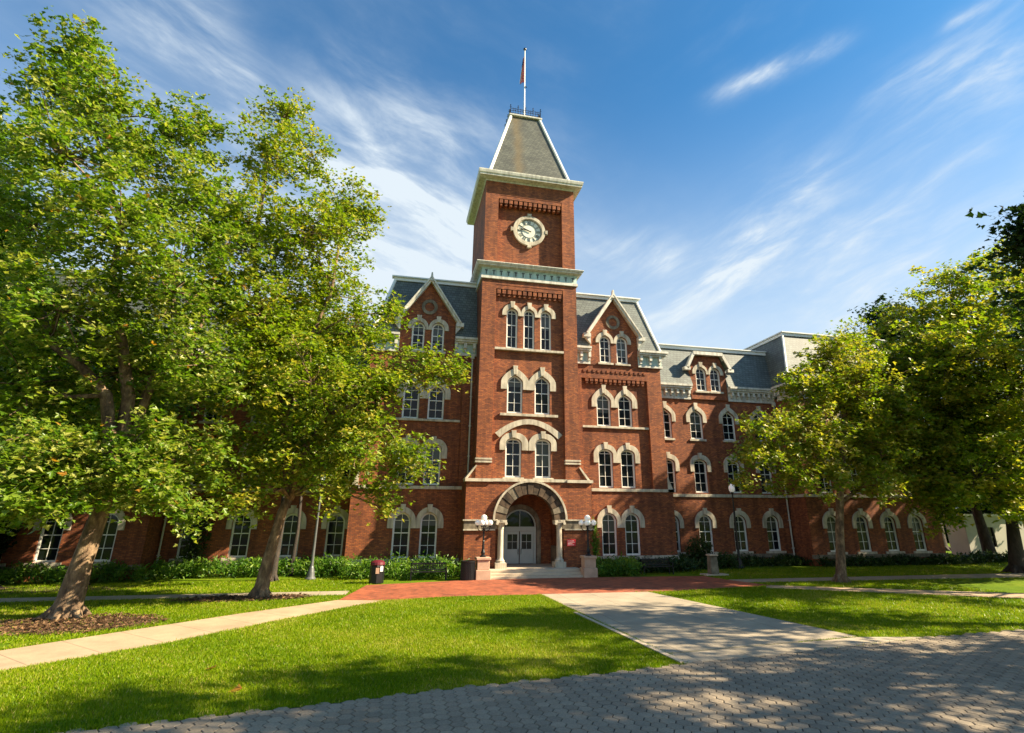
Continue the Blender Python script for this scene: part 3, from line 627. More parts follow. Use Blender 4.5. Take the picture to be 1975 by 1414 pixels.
# string courses on tower
# ---- blocks (mirrored)
def rake_board(mb, p, q, w, y0, y1):
    d = Vector((q[0]-p[0], q[1]-p[1])).normalized(); n = Vector((d.y, -d.x))*w
    if n.y < 0: n = -n
    mb.prism([p, q, (q[0]+n.x, q[1]+n.y), (p[0]+n.x, p[1]+n.y)], y0, y1)
for sg in (1, -1):
    X = lambda v: sg*v
    # rectangles with sorted x
    def bx(mb, x0, x1, *r): return mb.box(min(sg*x0, sg*x1), max(sg*x0, sg*x1), *r)
    YL, YP, YF = 1.90, 2.08, 1.84
    hl = [window(X(x), 1.07, .89, 3.58, 'round', YF, leg=.4, hl=.36 if (x < 7)==(sg > 0) else .30, hr=.30 if (x < 7)==(sg > 0) else .36, sill=False) for x in (6.03, 7.70)]
    h2 = [window(X(x), 1.08, 5.27, 7.88, 'seg', YP, leg=.6, hl=.37 if (x < 7)==(sg > 0) else .3, hr=.3 if (x < 7)==(sg > 0) else .37, sill=False) for x in (6.03, 7.70)]
    h3 = [window(X(x), 1.08, 9.54, 11.90, 'point', YP, leg=.5, hl=.4 if (x < 7)==(sg > 0) else .29, hr=.29 if (x < 7)==(sg > 0) else .4, sill=False, tt=.5) for x in (6.03, 7.70)]
    GC = 6.90
    h4 = [window(X(x), .88, 14.20, 16.28, 'round', 1.80, leg=.12, hl=.3 if (x < 7)==(sg > 0) else .23, hr=.23 if (x < 7)==(sg > 0) else .3, tt=.32, depth=.14) for x in (6.21, 7.56)]
    w = MB()
    w.wall([(X(3.3), 0), (X(10.92), 0), (X(10.92), 5.0), (X(3.3), 5.0)], hl, YF, .25)
    w.wall([(X(4.2), 5.0), (X(9.5), 5.0), (X(9.5), 13.0), (X(4.2), 13.0)], h2+h3, YP, .25)
    bx(w, 3.3, 4.3, YF, 2.6, 5.0, 14.1); bx(w, 9.45, 10.58, YF, 2.6, 5.0, 14.1); bx(w, 4.3, 9.45, YF, 2.6, 12.98, 14.1)
    # sides
    for xx, z0, z1 in ((10.92, 0, 5.05), (10.58, 5, 14.1)):
        w.add([(X(xx), YF, z0), (X(xx), 12, z0), (X(xx), 12, z1), (X(xx), YF, z1)], [(0,1,2,3)])
    # sloped shoulder at belt
    w.prism([(X(10.5), 5.1), (X(10.9), 5.1), (X(10.6), 6.0), (X(10.5), 6.0)], YF+.02, 3.2)
    # gable wall
    w.wall([(X(4.98), 14.0), (X(8.82), 14.0), (X(8.82), 16.45), (X(GC), 19.3), (X(4.98), 16.45)], h4, 1.80, .2)
    for xx in (4.98, 8.82): w.add([(X(xx), 1.8, 14), (X(xx), 3.4, 14), (X(xx), 3.4, 16.45), (X(xx), 1.8, 16.45)], [(0,1,2,3)])
    BL = w.build('wing_block', m_brick, B, fix=False)
    c = MB()
    for i in range(13):
        x = 4.55 + 4.75*(i+.5)/13; bx(c, x-.12, x+.12, YF+.02, YP, 12.75, 13.0); bx(c, x-.08, x+.08, YF+.07, YP, 12.6, 12.75)
    bx(c, 4.3, 9.45, YF+.01, YP, 13.0, 13.2)
    for i in range(14):
        x = 4.55 + 4.75*i/13; bx(c, x-.1, x+.1, YF-.05, YF, 13.42, 13.62)
    c.build('corbel_table', m_brick, BL)
    c = MB(); bx(c, 3.6, 10.98, YF-.09, YF+.1, 5.0, 5.20); bx(c, 10.5, 10.99, YF-.09, 4.0, 5.0, 5.2); c.build('string_course', m_stone, BL, bevel=.012)
    c = MB(); c.prism([(X(10.93), 5.2), (X(10.62), 6.0), (X(10.55), 6.0), (X(10.55), 5.2)], YF-.02, 3.2); c.build('coping', m_stone, BL)
    c = MB(); bx(c, 4.35, 9.45, YP-.13, YP+.05, 9.38, 9.53)
    c.build('string_course', m_stone, BL, bevel=.012)
    c = MB(); bx(c, 3.6, 10.98, YF-.10, YF+.1, .62, .88); c.build('water_table', m_stone, BL)
    # cornice each side of the gable
    CP = ((.14, 14.0, 14.16), (.08, 14.16, 14.85), (.3, 14.85, 14.95), (.42, 14.95, 15.1), (.52, 15.1, 15.26))
    for x0, x1 in ((3.45, 5.0), (8.8, 10.62)):
        c = MB(); d = MB(); e = .35 if x0 > 5 else 0
        for (o, z0, z1) in CP: bx(d if o == .08 else c, x0, x1+(o if e else 0), YF-o, 3.5, z0, z1)
        for i in range(3):
            x = x0+.2+(x1-x0-.3)*i/2; bx(c, x-.1, x+.1, YF-.34, YF, 14.5, 14.86); bx(c, x-.08, x+.08, YF-.2, YF, 14.25, 14.5)
        if e:
            for (o, z0, z1) in CP: bx(c, 10.6, 10.6+o-.004, YF-o+.004, 11, z0+.002, z1-.002)
        c.build('cornice', m_trim, BL); d.build('frieze', m_verd, BL)
    # raking boards
    g = MB()
    ap = (X(GC), 19.28); 
    for f2 in ((X(4.72), 16.02), (X(9.08), 16.02)):
        rake_board(g, f2, ap, .26, 1.42, 1.82); rake_board(g, (f2[0], f2[1]+.26), (ap[0], ap[1]+.27), .10, 1.32, 1.9)
    g.prism([(X(GC)-.12, 19.3), (X(GC)+.12, 19.3), (X(GC)+.05, 19.95), (X(GC)-.05, 19.95)], 1.34, 1.6)
    bx(g, 4.45, 5.0, 1.40, 1.85, 16.02, 16.3); bx(g, 8.8, 9.35, 1.40, 1.85, 16.02, 16.3)
    g.prism([(X(5.0), 15.5), (X(5.0), 16.02), (X(4.6), 16.02)], 1.5, 1.8); g.prism([(X(8.8), 15.5), (X(8.8), 16.02), (X(9.2), 16.02)], 1.5, 1.8)
    g.build('bargeboard', m_trim if sg > 0 else m_trim, BL)
    cr = MB(); cz_ = 17.42
    ci = [(X(GC) + .34*math.cos(2*math.pi*i/24), cz_ + .34*math.sin(2*math.pi*i/24)) for i in range(25)]; coo = [(X(GC) + .56*math.cos(2*math.pi*i/24), cz_ + .56*math.sin(2*math.pi*i/24)) for i in range(25)]
    cr.strip(ci, coo, 1.73, 1.81); cr.build('roundel', m_oldstone, BL)
    # mansard roof
    r = MB()
    ry = lambda z: 1.62 + 1.23*(z-15.24)/4.51
    rx = lambda z: 10.62 - 1.2*(z-15.24)/4.51
    def slope(xa, xb, z0, z1, xb1=None): r.add([(X(xa), ry(z0), z0), (X(xb), ry(z0), z0), (X(xb if xb1 is None else xb1), ry(z1), z1), (X(xa), ry(z1), z1)], [(0,1,2,3)])
    slope(3.3, 4.99, 15.24, 16.7); slope(8.81, rx(15.24), 15.24, 16.7, rx(16.7)); slope(3.3, rx(16.7), 16.7, 19.75, rx(19.75))
    r.add([(X(10.62), 1.62, 15.24), (X(10.62), 13, 15.24), (X(9.42), 11.8, 19.75), (X(9.42), 2.85, 19.75)], [(0,1,2,3)])
    r.add([(X(3), 2.85, 19.75), (X(9.42), 2.85, 19.75), (X(9.42), 11.8, 19.75), (X(3), 11.8, 19.75)], [(0,1,2,3)])
    # gable roof planes
    for xf in (4.86, 8.94): r.add([(X(xf), 1.75, 16.35), (X(GC), 1.75, 19.5), (X(GC), 5.0, 19.5), (X(xf), 5.0, 16.35)], [(0,1,2,3)])
    RF = r.build('roof', m_slate, B, fix=False)
    t_ = MB()
    t_.tube([(X(10.64), 1.6, 15.24), (X(9.44), 2.83, 19.75)], .11, 6)
    bx(t_, 3.3, 9.55, 2.72, 2.95, 19.66, 19.9); bx(t_, 9.34, 9.55, 2.95, 11.9, 19.66, 19.9); bx(t_, 3.3, 9.7, 2.58, 3.1, 19.9, 19.99)
    t_.build('ridge_trim', m_white, RF)

# ---- wings and pavilions
for sg in (1, -1):
    X = lambda v: sg*v
    def bx(mb, x0, x1, *r): return mb.box(min(sg*x0, sg*x1), max(sg*x0, sg*x1), *r)
    YW, YV = 4.03, 1.90
    wx = (11.8, 14.48, 17.36, 20.18); vx = (23.81, 26.42, 28.95, 31.5)
    h = []; hv = []
    for xs_, yy, hh in ((wx, YW, h), (vx, YV, hv)):
        for x in xs_:
            hh.append(window(X(x), 1.10, .93, 3.50, 'round', yy, leg=.38, sillext=.3))
            hh.append(window(X(x), 1.10, 5.10, 7.56, 'seg', yy, leg=.6, sill=False))
            hh.append(window(X(x), 1.10, 9.13, 11.42, 'point', yy, leg=.5, tt=.42))
    w = MB()
    w.wall([(X(10.5), 0), (X(22.0), 0), (X(22.0), 12.4), (X(10.5), 12.4)], h, YW, .25)
    w.wall([(X(21.8), 0), (X(33.7), 0), (X(33.7), 12.6), (X(21.8), 12.6)], hv, YV, .25)
    w.add([(X(21.8), YV, 0), (X(21.8), YW, 0), (X(21.8), YW, 12.6), (X(21.8), YV, 12.6)], [(0,1,2,3)])
    w.add([(X(33.7), YV, 0), (X(33.7), 16, 0), (X(33.7), 16, 12.6), (X(33.7), YV, 12.6)], [(0,1,2,3)])
    # quoin pilaster at pavilion corner
    for k in range(9): bx(w, 21.76, 22.7-(.12 if k % 2 else 0), YV-.035, YV+.5, .1+k*.53, .1+k*.53+.47)
    # dormer body
    hd = [window(X(x), .92, 12.98, 14.92, 'round', YW-.14, leg=.1, th=.28, tt=.3, depth=.14, hl=.3 if (x < 15.8)==(sg > 0) else .17, hr=.17 if (x < 15.8)==(sg > 0) else .3) for x in (15.19, 16.47)]
    w.wall([(X(14.22), 12.3), (X(17.45), 12.3), (X(17.45), 14.75), (X(16.95), 15.9), (X(14.72), 15.9), (X(14.22), 14.75)], hd, YW-.14, .2)
    for xx in (14.22, 17.45): w.add([(X(xx), YW-.14, 12.3), (X(xx), 5.5, 12.3), (X(xx), 5.5, 14.75), (X(xx), YW-.14, 14.75)], [(0,1,2,3)])
    WG = w.build('wing', m_brick, B, fix=False)
    c = MB(); bx(c, 10.8, 21.8, YW-.09, YW+.1, 4.78, 5.0); c.build('string_course', m_stone, WG, bevel=.012); c = MB(); bx(c, 21.72, 33.8, YV-.09, YV+.1, 4.8, 5.02); bx(c, 21.71, 21.9, YV-.085, YW, 4.8, 5.0)
    c.build('string_course', m_stone, WG, bevel=.012)
    c = MB(); bx(c, 10.8, 21.8, YW-.1, YW+.1, .5, .76); c.build('water_table', m_oldstone, WG); c = MB(); bx(c, 21.7, 33.8, YV-.1, YV+.1, .5, .76); c.build('water_table', m_oldstone, WG)
    c = MB()
    prf = ((.12, 12.25, 12.42), (.07, 12.42, 12.95), (.34, 12.95, 13.08), (.46, 13.08, 13.24), (.56, 13.24, 13.4))
    for x0, x1 in ((10.6, 14.15), (17.52, 21.85)):
        c = MB()
        for o, z0, z1 in prf: bx(c, x0, x1, YW-o, YW+1.2, z0, z1)
        n = int((x1-x0)/.48)
        for i in range(n):
            x = x0+.3+(x1-x0-.5)*i/(n-1); bx(c, x-.09, x+.09, YW-.36, YW, 12.66, 12.96); bx(c, x-.07, x+.07, YW-.2, YW, 12.5, 12.66)
        c.build('cornice', m_trim, WG)
    c = MB()
    for o, z0, z1 in prf:
        bx(c, 21.8-o, 33.7+o, YV-o, YV+.5, z0+.1, z1+.1); bx(c, 21.8-o+.003, 22.3, YV+.3, YW-.56, z0+.1, z1+.1)
    for i in range(26):
        x = 22.0+11.5*i/25; bx(c, x-.09, x+.09, YV-.36, YV, 12.76, 13.06)
    for i in range(4):
        y = YV+.1+.45*i; bx(c, 21.44, 21.8, y-.09, y+.09, 12.76, 13.06)
    c.build('cornice', m_trim, WG)
    g = MB()
    for a_, b2 in (((13.98, 14.72), (14.66, 16.0)), ((17.70, 14.72), (17.02, 16.0))):
        p, q = (X(a_[0]), a_[1]), (X(b2[0]), b2[1]); rake_board(g, p, q, .22, YW-.5, YW-.12)
    bx(g, 14.5, 17.18, YW-.52, YW-.12, 15.93, 16.2); bx(g, 13.6, 14.15, YW-.5, YW-.1, 14.6, 14.85); bx(g, 17.52, 18.05, YW-.5, YW-.1, 14.6, 14.85)
    g.build('bargeboard', m_trim, WG)
    r = MB()
    ry = lambda z: YW-.45 + 1.52*(z-13.38)/3.47
    for xa, xb, z0, z1 in ((10.4, 14.24, 13.38, 15.3), (17.43, 22.8, 13.38, 15.3), (10.4, 22.8, 15.3, 16.85)): r.add([(X(xa), ry(z0), z0), (X(xb), ry(z0), z0), (X(xb), ry(z1), z1), (X(xa), ry(z1), z1)], [(0,1,2,3)])
    r.add([(X(10.4), 5.1, 16.95), (X(22.8), 5.1, 16.95), (X(22.8), 12, 16.95), (X(10.4), 12, 16.95)], [(0,1,2,3)])
    r.add([(X(14.1), YW-.4, 14.8), (X(14.66), YW-.4, 16.1), (X(17.02), YW-.4, 16.1), (X(17.58), YW-.4, 14.8), (X(14.1), 5.2, 14.8), (X(14.66), 5.2, 16.1), (X(17.02), 5.2, 16.1), (X(17.58), 5.2, 14.8)], [(0,1,5,4),(1,2,6,5),(2,3,7,6)])
    frustum(r, min(X(21.5), X(34)), max(X(21.5), X(34)), 1.55, 16, 13.48, min(X(22.6), X(32.9)), max(X(22.6), X(32.9)), 2.8, 15, 18.05)
    RF = r.build('roof', m_slate, B, fix=False)
    t_ = MB(); bx(t_, 10.4, 22.3, 4.92, 5.2, 16.72, 16.98); bx(t_, 10.4, 22.3, 4.8, 5.3, 16.98, 17.06)
    bx(t_, 22.5, 33.0, 2.66, 2.9, 17.9, 18.15); bx(t_, 22.5, 22.75, 2.9, 15, 17.9, 18.15); bx(t_, 22.4, 33.1, 2.55, 2.95, 18.15, 18.24); bx(t_, 22.4, 22.8, 2.95, 15, 18.15, 18.24)
    t_.tube([(X(21.5), 1.55, 13.48), (X(22.6), 2.8, 18.05)], .1, 6); t_.build('ridge_trim', m_white, RF)
# downpipes
def pipe(name, x, y, z0, z1):
    b_ = MB(); b_.tube([(x, y, z0), (x, y, z1)], .055, 8); b_.box(x-.12, x+.12, y-.1, y+.1, z1, z1+.3)
    for k in range(int((z1-z0)/2)): b_.box(x-.08, x+.08, y-.07, y+.1, z0+.8+2*k, z0+.86+2*k)
    b_.build('downpipe', m_trim, B)
pipe('p', -3.72, 1.72, .3, 13.8); pipe('p', 21.6, 3.85, .3, 12.0); pipe('p', -21.6, 3.85, .3, 12.0)

# flagpole and flag
fp = thing('flagpole', (0.15, 3.4, 35.5), 'slender white flagpole rising from the tower roof deck', 'flagpole')
MB().tube([(.15, 3.4, 35.5), (.15, 3.4, 43.9)], [.065, .038], 10).build('pole', m_white, fp)
MB().ball((.15, 3.4, 44.05), .15, 10, 8).build('finial', m_dark, fp)
MB().tube([(.22, 3.36, 39.8), (.3, 3.3, 39.65)], .05, 6).build('cleat', m_dark, fp)
m_flag, t, b_ = newmat('flag_cloth'); at = N(t, 'ShaderNodeAttribute'); at.attribute_name = 'st'
r = N(t, 'ShaderNodeValToRGB'); r.color_ramp.interpolation = 'CONSTANT'; r.color_ramp.elements[0].color = (.45, .02, .03, 1); r.color_ramp.elements[1].color = (.75, .75, .75, 1); r.color_ramp.elements[1].position = .4
e = r.color_ramp.elements.new(.8); e.color = (.02, .03, .12, 1); L(t, at.outputs['Fac'], r.inputs[0]); L(t, r.outputs[0], b_.inputs['Base Color'])
vs = []; fs = []; st_ = []
nx, nz = 12, 26
for j in range(nz+1):
    for i in range(nx+1):
        q = j/nz; fold = math.sin(i*1.55)*.10*(.4+q)
        vs.append((.10 - .42*(i/nx)*(.35+.65*q) , 3.4 + fold, 43.3 - 3.0*q - .5*(i/nx)*(1-.3*q)))
for j in range(nz):
    for i in range(nx):
        b0 = j*(nx+1)+i; fs.append((b0, b0+1, b0+nx+2, b0+nx+1)); st_.append(.9 if (j < 8 and i > 5) else (0.0 if ((i//1) % 2 == 0) else .5))
me = bpy.data.meshes.new('flag'); me.from_pydata(vs, [], fs); a = me.attributes.new('st', 'FLOAT', 'FACE'); a.data.foreach_set('value', st_)
tag(link('flag', me, m_flag), 'limp red, white and blue striped flag hanging beside the pole', 'flag')

# sign
m_red = simple('sign_red', (.62, .02, .03), .5, 0, .05, 2)
s_ = thing('wall_sign', (2.62, PY, 1.6), 'small red rectangular sign with white lettering on the porch wall', 'sign')
MB().box(2.34, 2.90, PY-.07, PY-.03, 1.62, 2.02).build('sign_board', m_red, s_, bevel=.01)
lt = MB()
rr = random.Random(3)
for row, (z, w_) in enumerate(((1.93, .4), (1.85, .44), (1.77, .3), (1.70, .4))):
    lt = MB()
    x = 2.38
    while x < 2.38 + w_:
        l_ = rr.uniform(.02, .05); lt.box(x, x+l_, PY-.076, PY-.069, z-.014, z+.014); x += l_+.014
    lt.build('lettering', m_white, s_)

# pedestals + lamps
def globe_mat():
    m, t, b = newmat('milk_glass'); b.inputs['Base Color'].default_value = (.85, .84, .80, 1); b.inputs['Roughness'].default_value = .15
    b.inputs['Subsurface Weight'].default_value = .3; b.inputs['Emission Color'].default_value = (1, .97, .9, 1); b.inputs['Emission Strength'].default_value = .06; return m
m_globe = globe_mat()
def pedestal(x, lab):
    p = MB(); p.box(x-.42, x+.42, -2.55, -1.75, 0, .52); p.box(x-.35, x+.35, -2.48, -1.82, .52, 1.03); p.box(x-.41, x+.41, -2.54, -1.76, 1.03, 1.17)
    o = p.build('stone_pedestal', m_sand, None, bevel=.025); tag(o, lab, 'pedestal', 'stone lamp pedestals flanking the steps')
pedestal(-3.14, 'sandstone pedestal left of the steps, next to the black planter'); pedestal(3.14, 'sandstone pedestal right of the steps, beside the leafy green plants')
def globe_lamp(x, y, z, lab):
    t = thing('globe_lamp', (x, y, z), lab, 'lamp', 'five globe lamps flanking the entrance')
    p = MB(); p.lathe([(.17, 0), (.19, .05), (.1, .12), (.12, .25), (.075, .4), (.06, .8), (.07, .84), (.05, .88), (.045, 1.45), (.08, 1.5), (.04, 1.56), (.035, 1.86), (.08, 1.92), (.08, 1.95)], x, y, 14, z); p.build('post', m_dark, t)
    for k in range(4):
        a = math.pi/4 + k*math.pi/2 + .35; dx, dy = math.cos(a), math.sin(a)
        ar = MB(); ar.tube([(x, y, z+1.45), (x+dx*.16, y+dy*.16, z+1.38), (x+dx*.33, y+dy*.33, z+1.45), (x+dx*.38, y+dy*.38, z+1.62)], .024, 7)
        ar.lathe([(.03, 1.6), (.08, 1.66), (.08, 1.69)], x+dx*.38, y+dy*.38, 10, z); ao = ar.build('arm', m_dark, t)
        MB().ball((x+dx*.38, y+dy*.38, z+1.83), .155, 16, 12).build('globe', m_globe, t, smooth=True)
    MB().ball((x, y, z+2.1), .18, 16, 12).build('globe', m_globe, t, smooth=True)
globe_lamp(-3.14, -2.15, 1.17, 'black five globe lamp on the pedestal left of the entrance')
globe_lamp(3.14, -2.15, 1.17, 'black five globe lamp on the pedestal right of the entrance, by the ivy')
def street_lamp(x, y, h, mat, lab, white):
    t = thing('street_lamp', (x, y, 0), lab, 'street lamp', 'lamp posts on the lawn')
    MB().lathe([(.30, 0), (.30, .06), (.22, .16), (.18, .4), (.13, .62), (.10, .7), (.085, .9), (.06, h*.75), (.05, h-.1), (.1, h), (.12, h+.06)], x, y, 16).build('post', mat, t)
    MB().lathe([(.10, 0), (.2, .12), (.22, .3), (.18, .46), (.06, .58), (.02, .66)], x, y, 16, h+.05).build('globe', m_globe, t, smooth=True)
street_lamp(-12.48, -.1, 5.0, m_grey, 'grey tapered lamp post on the left lawn before the dark wing', True)
street_lamp(15.4, 1.5, 5.0, m_dark, 'dark lamp post with white globe in front of the right wing', True)

# bins
def lidded_bin(x, y):
    t = thing('litter_bin', (x, y, 0), 'dark litter bin with red lid and white posters by the bench', 'bin')
    p = MB(); p.lathe([(.36, 0), (.38, .04), (.38, .86), (.36, .9)], x, y, 8); p.build('body', m_dark, t, bevel=.01)
    m_dr = simple('bin_lid_red', (.11, .008, .018), .5, 0, .1, 2)
    MB().lathe([(.37, .9), (.38, .93), (.36, 1.04), (.22, 1.13), (.05, 1.15)], x, y, 16).build('lid', m_dr, t, smooth=False)
    b_ = MB(); b_.box(x-.06, x+.12, y-.405, y-.385, .5, .78); b_.build('poster', m_sand, t)
    b_ = MB(); b_.hexa([(x+.17, y-.36, .6), (x+.3, y-.27, .6), (x+.29, y-.255, .6), (x+.16, y-.345, .6)], [(x+.17, y-.36, .84), (x+.3, y-.27, .84), (x+.29, y-.255, .84), (x+.16, y-.345, .84)]); b_.build('poster', m_white, t)
lidded_bin(-8.86, -2.85)
t = thing('round_bin', (-3.98, -2.3, 0), 'plain black cylindrical bin beside the left lamp pedestal', 'bin')
MB().lathe([(.37, 0), (.39, .04), (.39, .9), (.42, .93), (.42, 1.0), (.36, 1.0), (.36, .9), (.0001, .88)], -3.98, -2.3, 24).build('body', m_dark, t)
sl_ = MB()
for k in range(30):
    a = 2*math.pi*k/30; sl_.box(-3.98+.395*math.cos(a)-.012, -3.98+.395*math.cos(a)+.012, -2.3+.395*math.sin(a)-.012, -2.3+.395*math.sin(a)+.012, .06, .9)
sl_.build('slats', m_dark, t)
# benches
def bench(x, y, lab, w=2.0):
    t = thing('park_bench', (x, y, 0), lab, 'bench', 'dark slatted benches by the border')
    s_ = MB()
    for k in range(5): s_.box(x-w/2, x+w/2, y-.3+k*.1, y-.22+k*.1, .42, .45)
    s_.build('seat', m_dark, t)
    b_ = MB(); b_.box(x-w/2, x+w/2, y+.2, y+.25, .80, .88); b_.box(x-w/2, x+w/2, y+.19, y+.23, .5, .55)
    for k in range(21): xx = x-w/2+.04+k*(w-.08)/20; b_.box(xx-.018, xx+.018, y+.2, y+.225, .5, .82)
    b_.build('backrest', m_dark, t)
    for sx in (-1, 1):
        l_ = MB(); xx = x+sx*(w/2-.04); l_.box(xx-.03, xx+.03, y-.3, y-.24, 0, .62); l_.box(xx-.03, xx+.03, y+.2, y+.26, 0, .88); l_.box(xx-.03, xx+.03, y-.32, y+.22, .62, .66); l_.box(xx-.025, xx+.025, y-.28, y+.22, .36, .41); l_.build('leg', m_dark, t)
bench(-6.1, -1.75, 'dark slatted bench in front of the left border, between the two bins')
bench(7.9, -1.2, 'dark slatted bench in shade before the right shrubs')
# stone marker
t = thing('stone_marker', (10.9, -2.75, 0), 'grey stone post with plaque on a flat slab beside the brick plaza', 'stone marker')
p = MB(); p.box(10.2, 11.7, -3.1, -2.3, 0, .09); p.build('slab', m_conc, t, bevel=.02)
p = MB(); p.hexa([(10.62, -3.0, .09), (11.14, -3.0, .09), (11.14, -2.5, .09), (10.62, -2.5, .09)], [(10.66, -2.95, 1.05), (11.1, -2.95, 1.05), (11.1, -2.55, 1.15), (10.66, -2.55, 1.15)]); p.build('post', m_oldstone, t, bevel=.02)
MB().box(10.6, 11.16, -3.0, -2.5, 1.1, 1.2).build('capstone', m_conc, t, bevel=.02)
# white building at right
t = thing('white_building', (50, 10, 0), 'low pale stucco building at far right behind the hedge', 'building')
m_stucco = simple('stucco', (.40, .38, .32), .8, 0, .1, 1)
w = MB(); hh = [(46.5, .75), (47.75, .75), (47.75, 2.5), (46.5, 2.5)]; h2 = [(52, .75), (53.2, .75), (53.2, 2.5), (52, 2.5)]
w.wall([(44.4, 0), (62, 0), (62, 3.5), (44.4, 3.5)], [hh, h2], 9, .2); w.box(44.4, 44.42, 9, 11, 0, 3.5); w.box(44.4, 62, 9.01, 11, 3.49, 3.5); w.build('wall', m_stucco, t, fix=False)
w = MB(); w.box(44.1, 62.3, 8.7, 11.3, 3.5, 3.7); w.build('roof', m_trim, t)
for x0 in (46.5, 52): 
    w = MB(); w.box(x0, x0+1.22, 9.15, 9.18, .75, 2.5); wo = w.build('window', m_glass, t)
    w = MB(); w.box(x0, x0+.08, 9.08, 9.16, .75, 2.5); w.box(x0+1.14, x0+1.22, 9.08, 9.16, .75, 2.5); w.box(x0, x0+1.2, 9.08, 9.16, 1.6, 1.66); w.build('frame', m_dark, wo)
t = thing('distant_house', (81, 43, 0), 'small sunlit pale house glimpsed between trunks far behind', 'house')
w = MB(); w.box(76, 86, 40, 46, 0, 2.4); w.build('wall', m_stone, t)
w = MB(); w.prismx([(39.5, 2.4), (46.5, 2.4), (43, 4.6)], 75.5, 86.5); w.build('roof', m_slate, t)
w = MB()
for k in range(3): w.box(77+k*2.8, 78.2+k*2.8, 39.95, 40.02, .9, 2.3)
w.build('windows', m_glass, t)

# ================================================================ vegetation
LEAF_V = np.array([(0, 0, 0), (.50, .30, .08), (.27, .44, 0), (0, 1, -.08), (-.27, .44, 0), (-.50, .30, .08), (.36, .78, .03), (-.36, .78, .03)], dtype=np.float32)
LEAF_T = np.array([(0, 1, 2), (0, 2, 3), (0, 3, 4), (0, 4, 5), (0, 6, 2), (0, 4, 7)], dtype=np.int32)
def tri_mesh(name, V, Tn, tone, mat, parent=None):
    me = bpy.data.meshes.new(name); nv = len(V); nf = len(Tn)
    me.vertices.add(nv); me.vertices.foreach_set('co', V.astype(np.float32).ravel())
    me.loops.add(nf*3); me.loops.foreach_set('vertex_index', Tn.astype(np.int32).ravel())
    me.polygons.add(nf); me.polygons.foreach_set('loop_start', np.arange(0, nf*3, 3, dtype=np.int32)); me.polygons.foreach_set('loop_total', np.full(nf, 3, dtype=np.int32))
    me.update(calc_edges=True)
    a = me.attributes.new('tone', 'FLOAT', 'FACE'); a.data.foreach_set('value', tone.astype(np.float32))
    return link(name, me, mat, parent)
def leaves(P, size, rng, up=.75, tone0=.45, tspread=.2, extra=None, shape=None):
    n = len(P); LV = LEAF_V if shape is None else shape[0]; LT = LEAF_T if shape is None else shape[1]
    nrm = rng.normal(size=(n, 3)); nrm /= np.linalg.norm(nrm, axis=1)[:, None]; nrm[:, 2] = np.abs(nrm[:, 2]); nrm += np.array([.1, -.22, up]); nrm /= np.linalg.norm(nrm, axis=1)[:, None]
    r = rng.normal(size=(n, 3)); y = np.cross(nrm, r); y /= np.linalg.norm(y, axis=1)[:, None]
    y[:, 2] -= .25; y -= nrm*(y*nrm).sum(1)[:, None]; y /= np.linalg.norm(y, axis=1)[:, None]
    x = np.cross(y, nrm); s = size*rng.uniform(.5, 1.4, n)
    V = P[:, None, :] + s[:, None, None]*(LV[None, :, 0, None]*x[:, None, :] + LV[None, :, 1, None]*y[:, None, :] + LV[None, :, 2, None]*nrm[:, None, :])
    T_ = (LT[None] + (np.arange(n)*len(LV))[:, None, None]).reshape(-1, 3)
    tn = tone0 + rng.normal(size=n)*tspread
    if extra is not None: tn = tn + extra
    tn = np.clip(tn, 0, .955); au = rng.random(n) < .006; tn[au] = 1.0
    return V.reshape(-1, 3), T_, np.repeat(tn, len(LT))
